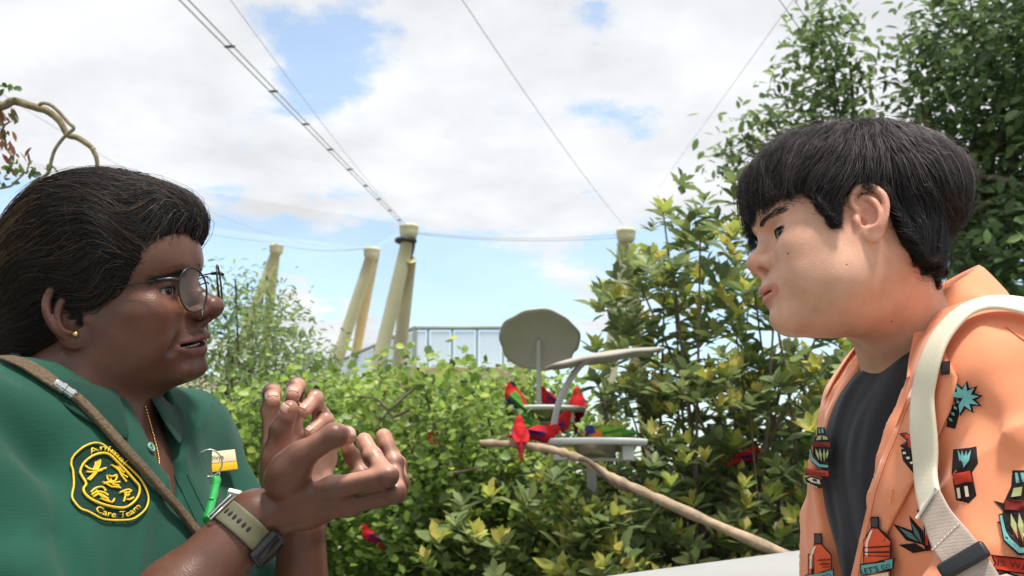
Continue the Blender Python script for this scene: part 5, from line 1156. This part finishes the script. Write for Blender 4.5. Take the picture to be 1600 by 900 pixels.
for a in th:
    d = np.array([math.cos(a), math.sin(a), 0]); lo_, hi_ = .03, .14
    q = np.array([-.004, 0, 0]) + d * .0745; q[2] = .034 - .055 * (math.cos(a) * .5 + .5); ring.append(q)
ring = project(TE, np.array(ring) @ MT.T + NkM, 4, .006); ring = np.vstack([ring, ring[:2]])
obj_np('neck_band', *tube(ring, .0048, 10, False, .6), m_tee, tee)
OS = Sdf(NkM, MT)
OS.u(ell((-.004, 0, -.17), (.128, .196, .20)), .02); OS.u(cap((0, -.185, -.045), (0, .190, -.045), .068), .05); OS.u(ell((.008, 0, -.42), (.145, .196, .25)), .06)
for s in (-1, 1): OS.u(cap((-.014, s * .045, .022), (0, s * .16, -.018), .050, .056), .05)
OS.u(ell((.045, 0, -.14), (.088, .14, .13)), .05)
OS.u(cap((0, .195, -.05), (.035, .245, -.33), .078, .095), .03); OS.u(cap((0, -.19, -.05), (.02, -.235, -.33), .072, .085), .03)
def os_fold(Q):
    a = vnoise(Q @ np.array([[8, 3, 4], [2, 12, 5], [3, -8, 5.]]) + 2); c = np.sin((Q[:, 1] * .8 - Q[:, 0] * .5 + .05 * a) * 48 + 1.0) * sm(Q[:, 1], .11, .17) * sm(-Q[:, 2], .03, .12)
    return .0065 * a + .0075 * c + .0018 * vnoise(Q * 40) - .007 * (1 - np.abs(vnoise(Q @ np.array([[5, 2, 3], [3, 11, 4], [4, -7, 4.]]) + 5))) ** 5
OS.u(ell((.050, -.105, -.27), (.085, .085, .20)), .04)
OS.disp = os_fold
_g = [(MT.T @ (trace(OS, a_, b_)[0] - NkM)) for a_, b_ in ((1532, 630), (1543, 895), (1572, 700), (1590, 895))]
os_f0 = os_fold
def os_fold(Q):
    r = os_f0(Q)
    for (a, b), am in (((_g[0], _g[1]), .015), ((_g[2], _g[3]), .011)):
        t = (Q[:, 2] - a[2]) / (b[2] - a[2]); y0 = a[1] + (b[1] - a[1]) * t + .004 * np.sin(t * 5); r = r + am * np.exp(-((Q[:, 1] - y0) / .012) ** 2) * sm(t, -.25, .45) * (Q[:, 0] > -.01)
    t = Q[:, 2] * 1.0 + .35 * Q[:, 1] + .02 * vnoise(Q * 9); r = r + .0035 * np.sin(t * 85) * sm(Q[:, 1], .15, .22) * sm(-Q[:, 2], .10, .2)
    return r
OS.disp = os_fold
OS.cut(cap((-.010, 0, -.02), (.020, 0, .16), .079, .095), .004)
yn = lambda z: np.interp(z, [-.60, -.32, -.23, -.18, -.10, -.03, .05, .10], [.0, .03, .055, .078, .108, .122, .10, .09]); yf = lambda z: np.interp(z, [-.60, -.3, -.2, -.1, 0, .06], [-.01, -.026, -.028, -.031, -.038, -.046])
OS.cut((lambda P: np.maximum(np.maximum(P[:, 1] - yn(P[:, 2]), yf(P[:, 2]) - P[:, 1]), .0 - P[:, 0]), None, None), .006)
OS.keep(half((0, 0, -1), .60), .004)
V, F = nets(OS, (.16, .72, .80), (.84, 1.54, 1.56), .0040)
OSu = Sdf(NkM, MT); OSu.ops = [q for q in OS.ops if q[0] == 'u']; OSu.disp = os_fold
m_or = mat('shirt_orange', lin(238, 150, 108), rough=.75, var=.05, vscale=12, weave=.15, bscale=800, bdist=.0005, sheen=.25, spec=.25)
osh = obj_np('orange_shirt', V, F, m_or, man)
collar(OS, MT, NkM, m_or, osh, .084, .012, .070, .044, .066, .046, 2.0, .5, lift=.006, cx=.012, th=.0022)
lap = [(1472, 530), (1450, 575), (1428, 618), (1404, 672), (1382, 722), (1364, 782), (1350, 840), (1335, 905), (1362, 905), (1380, 858), (1402, 808), (1432, 755), (1462, 700), (1490, 640), (1500, 590)]
for q in ([(1405, 764), (1402, 773), (1399, 783)],): obj_np('buttonhole', *stroke(OSu, q, .0010, .0088), mat('stitch_orange', lin(246, 176, 120), var=.05), osh)
obj_np('lapel_seam', *stroke(OSu, [(1462, 575), (1440, 618), (1416, 672), (1394, 722), (1376, 782), (1362, 840), (1350, 900)], .0005, .0083), mat('seam_orange', lin(200, 108, 70), var=.05), osh); obj_np('shoulder_seam', *stroke(OSu, [(1572, 512), (1586, 522), (1600, 532), (1625, 548)], .0008, .0004), mat('seam_orange', (1, 1, 1)), osh)
patch('lapel', lap, OSu, .0060, m_or, osh, .002, 9)

# ---------------------------------------------------------------- backpack with canvas strap
bp = empty('backpack', NkM + np.array([.2, 0, -.2]), 'cream canvas backpack strap with grey webbing over orange shirt shoulder', 'backpack')
m_can = mat('canvas_cream', lin(226, 216, 190), rough=.85, var=.06, vscale=20, weave=.3, bscale=700, bdist=.0006); m_web = mat('webbing_grey', lin(186, 168, 154), rough=.85, var=.08, vscale=60, weave=.6, bscale=500, bdist=.001)
Vr, Fr, Q, N_, t_, b_ = ribbon(OSu, [(1660, 522), (1625, 505), (1585, 494), (1545, 493), (1512, 508), (1482, 545), (1464, 600), (1458, 660), (1462, 730), (1476, 795)], [.034, .034, .033, .032, .031, .031], .006, .014, 60)
strap = obj_np('shoulder_strap', Vr, Fr, m_can, bp)
Vr, Fr, Q, N_, t_, b_ = ribbon(OSu, [(1476, 795), (1492, 826), (1508, 860), (1530, 905), (1545, 940)], [.036, .037, .038], .0028, .015, 24)
web = obj_np('webbing', Vr, Fr, m_web, bp)
obj_np('strap_edge', *tube(np.array([Q[0] + b_[0] * w_ + N_[0] * .0035 for w_ in np.linspace(-.0185, .0185, 8)]), .0016, 8), mat('edge_white', lin(238, 232, 220), var=.03), bp)
obj_np('stitching', *merge([tube(np.array([Q[9] + b_[9] * (w_ - .0014) + N_[9] * .0022, Q[9] + b_[9] * (w_ + .0014) + N_[9] * .0022]), .0005, 5) for w_ in np.linspace(-.017, .017, 9)]), mat('edge_white', (1, 1, 1)), web)
i_ = 14; Rb = np.stack([b_[i_], t_[i_], N_[i_]], 1)
bevel(obj_np('buckle', *box(Q[i_] + N_[i_] * .004, (.046, .015, .010), Rb), mat('buckle_black', (.02, .02, .022), rough=.4, var=.05), bp), .003, 3)
BK = Sdf(); BK.u(rbox(NkM + np.array([.235, .02, -.25]), (.055, .11, .19), .03), .02); BK.u(rbox(NkM + np.array([.305, .02, -.32]), (.015, .08, .10), .02), .02)
V, F = nets(BK, NkM + np.array([.1, -.2, -.52]), NkM + np.array([.38, .22, 0]), .010); obj_np('pack_body', V, F, m_can, bp)
for s in (-1, 1): obj_np('top_strap', *tube(catmull([NkM + np.array([.17, -.10 * s, -.08]), NkM + np.array([.11, -.11 * s, .01]), NkM + np.array([.05, -.115 * s, .035])], 16), .012, 10, True, .35), m_can, bp)
# ---------------------------------------------------------------- printed motifs on the orange shirt
m_prn = mat('shirt_print', (1, 1, 1), rough=.75, var=.06, vscale=60, attr=True, weave=.15, bscale=800, bdist=.0005, spec=.2)
INK = lin(38, 30, 30); REDc = lin(196, 62, 42); TEAL = lin(112, 172, 166); BON = lin(232, 214, 184); ORG = lin(232, 96, 60); MAR = lin(120, 40, 34); OLV = lin(168, 172, 118); WHT = lin(240, 226, 206)
def motif(name, layers, f=OSu, h0=.0005, texts=(), org=(0, 0), sc=1.0):
    parts_, cols_ = [], []
    for i, (c_, pl) in enumerate(layers):
        pl = np.array(pl, float) * sc + np.array(org)
        try: Vp, Fp = lay_poly(f, pl, h0 + .00024 * i, step=6)
        except Exception: continue
        if len(Fp): parts_.append((Vp, Fp)); cols_.append(np.tile(c_, (len(Vp), 1)))
    for txt, path, size, c_ in texts:
        path = np.array(path, float) * sc + np.array(org); Vt, Ft = arc_text(txt, path, size * sc, f, h0 + .00024 * len(layers)); parts_.append((Vt, Ft)); cols_.append(np.tile(c_, (len(Vt), 1)))
    V_, F_ = merge(parts_); return obj_np(name, V_, F_, m_prn, osh, cols=np.concatenate(cols_))
def quad(a, b, w): a = np.array(a, float); b = np.array(b, float); n_ = np.array([-(b - a)[1], (b - a)[0]]); n_ = n_ / np.linalg.norm(n_) * w / 2; return [a + n_, b + n_, b - n_, a - n_]
def leafp(a, b, w): a = np.array(a, float); b = np.array(b, float); n_ = np.array([-(b - a)[1], (b - a)[0]]) / np.linalg.norm(b - a) * w / 2; m_ = a * .55 + b * .45; return [a, m_ + n_, b, m_ - n_]
def bottle(org, sc, f=OSu, h0=.0005):
    L_ = [(INK, [(-2, -1), (14, -1), (14, 20), (33, 40), (33, 120), (-14, 120), (-14, 40), (-2, 20)]),
          (ORG, [(0, 21), (12, 21), (31, 42), (31, 118), (-12, 118), (-12, 42)]), (lin(80, 72, 70), [(0, 1), (12, 1), (12, 18), (0, 18)]),
          (WHT, [(-1, 24), (3, 24), (-5, 44), (-5, 68), (-9, 68), (-9, 44)]), (INK, quad((-12, 52), (31, 50), 2)), (INK, quad((-12, 60), (31, 58), 2)), (INK, quad((-12, 66), (31, 64), 1.5)),
          (INK, [(-17, 80), (40, 68), (40, 88), (-17, 100)]), (TEAL, [(-15, 82), (38, 70), (38, 86), (-15, 98)]), (BON, [(-11, 101), (30, 92), (30, 118), (-11, 118)]), (REDc, quad((0, 100), (0, 118), 4)), (REDc, quad((14, 98), (14, 118), 4))]
    return motif('bottle_print', L_, f, h0, [("LET'S GO", [(-13, 96), (10, 91), (36, 84)], 12, INK)], org, sc)
bottle((1274, 834), .80); bottle((1372, 806), .92, OSu, .0084)
def lantern(org, sc, rot=0.0):
    L_ = [(INK, [(20, 0), (45, 0), (48, 22), (70, 55), (70, 85), (55, 118), (30, 118), (8, 90), (4, 55), (18, 25)]), (TEAL, [(24, 4), (40, 4), (42, 18), (26, 20)]), (INK, quad((30, 2), (34, 20), 4)),
          (OLV, [(22, 28), (36, 26), (34, 40), (18, 42)]), (OLV, [(40, 26), (52, 30), (58, 40), (40, 40)]), (MAR, [(8, 46), (66, 50), (67, 66), (8, 62)]), (OLV, leafp((18, 68), (30, 108), 9)), (OLV, leafp((32, 68), (38, 112), 9)), (OLV, leafp((47, 70), (48, 112), 9)), (OLV, leafp((60, 72), (56, 104), 8)),
          (INK, [(-2, 70), (6, 68), (14, 95), (36, 118), (64, 120), (64, 134), (30, 132), (6, 112)]), (TEAL, [(0, 72), (4, 71), (12, 98), (34, 121), (62, 123), (62, 131), (32, 129), (8, 110)]),
          (INK, [(-14, 132), (66, 140), (68, 162), (-16, 156), (-8, 146)]), (REDc, [(-11, 134), (64, 142), (66, 160), (-12, 154), (-5, 146)]), (INK, [(-12, 166), (10, 158), (44, 168), (52, 190), (40, 198), (10, 188), (-8, 178)]), (BON, [(-4, 166), (10, 162), (36, 170), (40, 184), (12, 178)]), (INK, [(14, 166), (28, 168), (30, 176), (16, 174)])]
    L_ += [(WHT, quad((-6 + 6.2 * k, 176 + 2.4 * k), (-4 + 6.2 * k, 180 + 2.4 * k), 2.6)) for k in range(7)]
    return motif('lantern_print', L_, OSu, .0005, [('IS WAR', [(-4, 150), (30, 153), (62, 158)], 14, INK)], org, sc)
lantern((1268, 668), .48); lantern((1562, 735), 1.0)
def palm(org, sc, flip=1):
    L_ = []
    for a, b in (((0, 70), (8, 40)), ((8, 44), (22, 22))): L_.append((INK, quad(a, b, 15)))
    for k in range(5): L_.append((INK, leafp((4 + 4 * k, 62 - 10 * k), (-8 + 5 * k, 50 - 9 * k), 9))); L_.append((TEAL, leafp((4 + 4 * k, 60 - 10 * k), (-4 + 5 * k, 52 - 9 * k), 5)))
    for ang_ in (-150, -115, -80, -45, -10, 25, 60, 95):
        c_, s_ = math.cos(rad(ang_)), math.sin(rad(ang_)); L_.append((INK, leafp((24, 22), (24 + 34 * c_, 22 + 30 * s_), 15)))
    for ang_ in (-150, -115, -80, -45, -10, 25, 60, 95):
        c_, s_ = math.cos(rad(ang_)), math.sin(rad(ang_)); L_.append((TEAL, leafp((24, 22), (24 + 29 * c_, 22 + 26 * s_), 9)))
    return motif('palm_print', L_, OSu, .0005, (), org, sc)
palm((1486, 602), .95)
motif('banner_print', [(INK, [(0, 2), (14, 0), (46, 16), (48, 34), (22, 30), (2, 22), (16, 14)]), (REDc, [(4, 3), (14, 2), (44, 18), (45, 31), (24, 27), (8, 20), (19, 13)])], OSu, .0083, (), (1414, 678), 1.0)
motif('eye_print', [(INK, [(0, 4), (10, 0), (44, 26), (46, 62), (24, 46), (4, 20)]), (BON, [(16, 8), (42, 28), (43, 48), (24, 34)]), (INK, [(36, 20), (45, 26), (45, 44), (38, 38)])] + [(WHT, quad((5 + 4.6 * k, 9 + 6.4 * k), (9 + 4.6 * k, 8 + 6.2 * k), 3)) for k in range(7)], OSu, .0083, (), (1420, 702), 1.0)
motif('flower_print', [(INK, [(0, 2), (30, -2), (32, 20), (24, 32), (30, 62), (20, 72), (4, 68), (-2, 34)])] + [(TEAL, leafp((14, 26), (6 + 6 * k, 4 - abs(2 - k)), 5)) for k in range(4)] + [(REDc, [(0, 34), (22, 30), (26, 44), (4, 48)]), (BON, quad((8, 52), (10, 66), 4)), (BON, quad((18, 50), (20, 64), 4))], OSu, .0005, (), (1490, 700), 1.2)
motif('leaf_print', [(INK, leafp((40, 40), (0, 12), 16)), (INK, leafp((44, 44), (22, 0), 15)), (INK, leafp((46, 48), (8, 40), 14)), (lin(90, 120, 118), leafp((36, 36), (8, 16), 7)), (lin(90, 120, 118), leafp((40, 38), (25, 8), 6)), (INK, quad((48, 48), (46, -8), 8)), (lin(150, 160, 156), quad((47.5, 34), (46.5, -6), 4)), (REDc, quad((47.5, 40), (47, 20), 4))], OSu, .0005, (), (1396, 805), 1.15)
motif('wing_print', [(INK, leafp((40, 24), (0, 0), 14)), (INK, leafp((44, 44), (6, 34), 14)), (MAR, [(30, 44), (50, 30), (60, 60), (44, 84), (30, 70)]), (INK, quad((36, 54), (46, 70), 3)), (WHT, quad((44, 50), (50, 56), 3))], OSu, .0005, (), (1552, 782), 1.0)
motif('stem_print', [(INK, leafp((0, 0), (44, 44), 16)), (MAR, leafp((2, 0), (34, 30), 7)), (TEAL, quad((22, 2), (34, 10), 6))], OSu, .0005, (), (1432, 796), 1.0)
motif('cap_print', [(lin(60, 52, 50), [(0, 2), (14, 0), (13, 18), (2, 20)]), (INK, quad((2, 16), (13, 15), 2))], OSu, .0105, (), (1481, 569), 1.0)
# ---------------------------------------------------------------- trousers and shoes, so that both people stand on the path
def lower(parent, Nk_, TR_, name, mtl, hip_z, w):
    S_ = Sdf(np.array([Nk_[0], Nk_[1], 0]), TR_); S_.u(ell((.0, 0, hip_z), (.14, w, .15)), .03)
    for s in (-1, 1): S_.chain([(.0, s * .09, hip_z - .02), (.015, s * .10, .50), (-.01, s * .11, .09)], [.095, .072, .062], .04)
    S_.keep(half((0, 0, -1), -.075), .004); c = np.array([Nk_[0], Nk_[1], 0]); V, F = nets(S_, c + np.array([-.3, -.3, .03]), c + np.array([.3, .3, 1.12]), .014); obj_np(name, V, F, mtl, parent)
    for s in (-1, 1):
        B_ = Sdf(np.array([Nk_[0], Nk_[1], 0]), TR_); B_.u(ell((.065, s * .112, .062), (.135, .046, .048)), .02); B_.u(cap((-.02, s * .11, .06), (-.015, s * .11, .115), .045), .03); B_.keep(half((0, 0, -1), -.036), .003)
        V, F = nets(B_, c + np.array([-.35, -.35, .02]), c + np.array([.35, .35, .2]), .010); obj_np('shoe', V, F, mat('shoe_dark', (.03, .03, .03), rough=.6), parent)
lower(woman, Nk, TR, 'trousers', mat('trousers_khaki', (.12, .10, .07), rough=.85, var=.1), .86, .18); lower(man, NkM, MT, 'trousers', mat('trousers_black', (.02, .02, .024), rough=.85, var=.1), .88, .165)
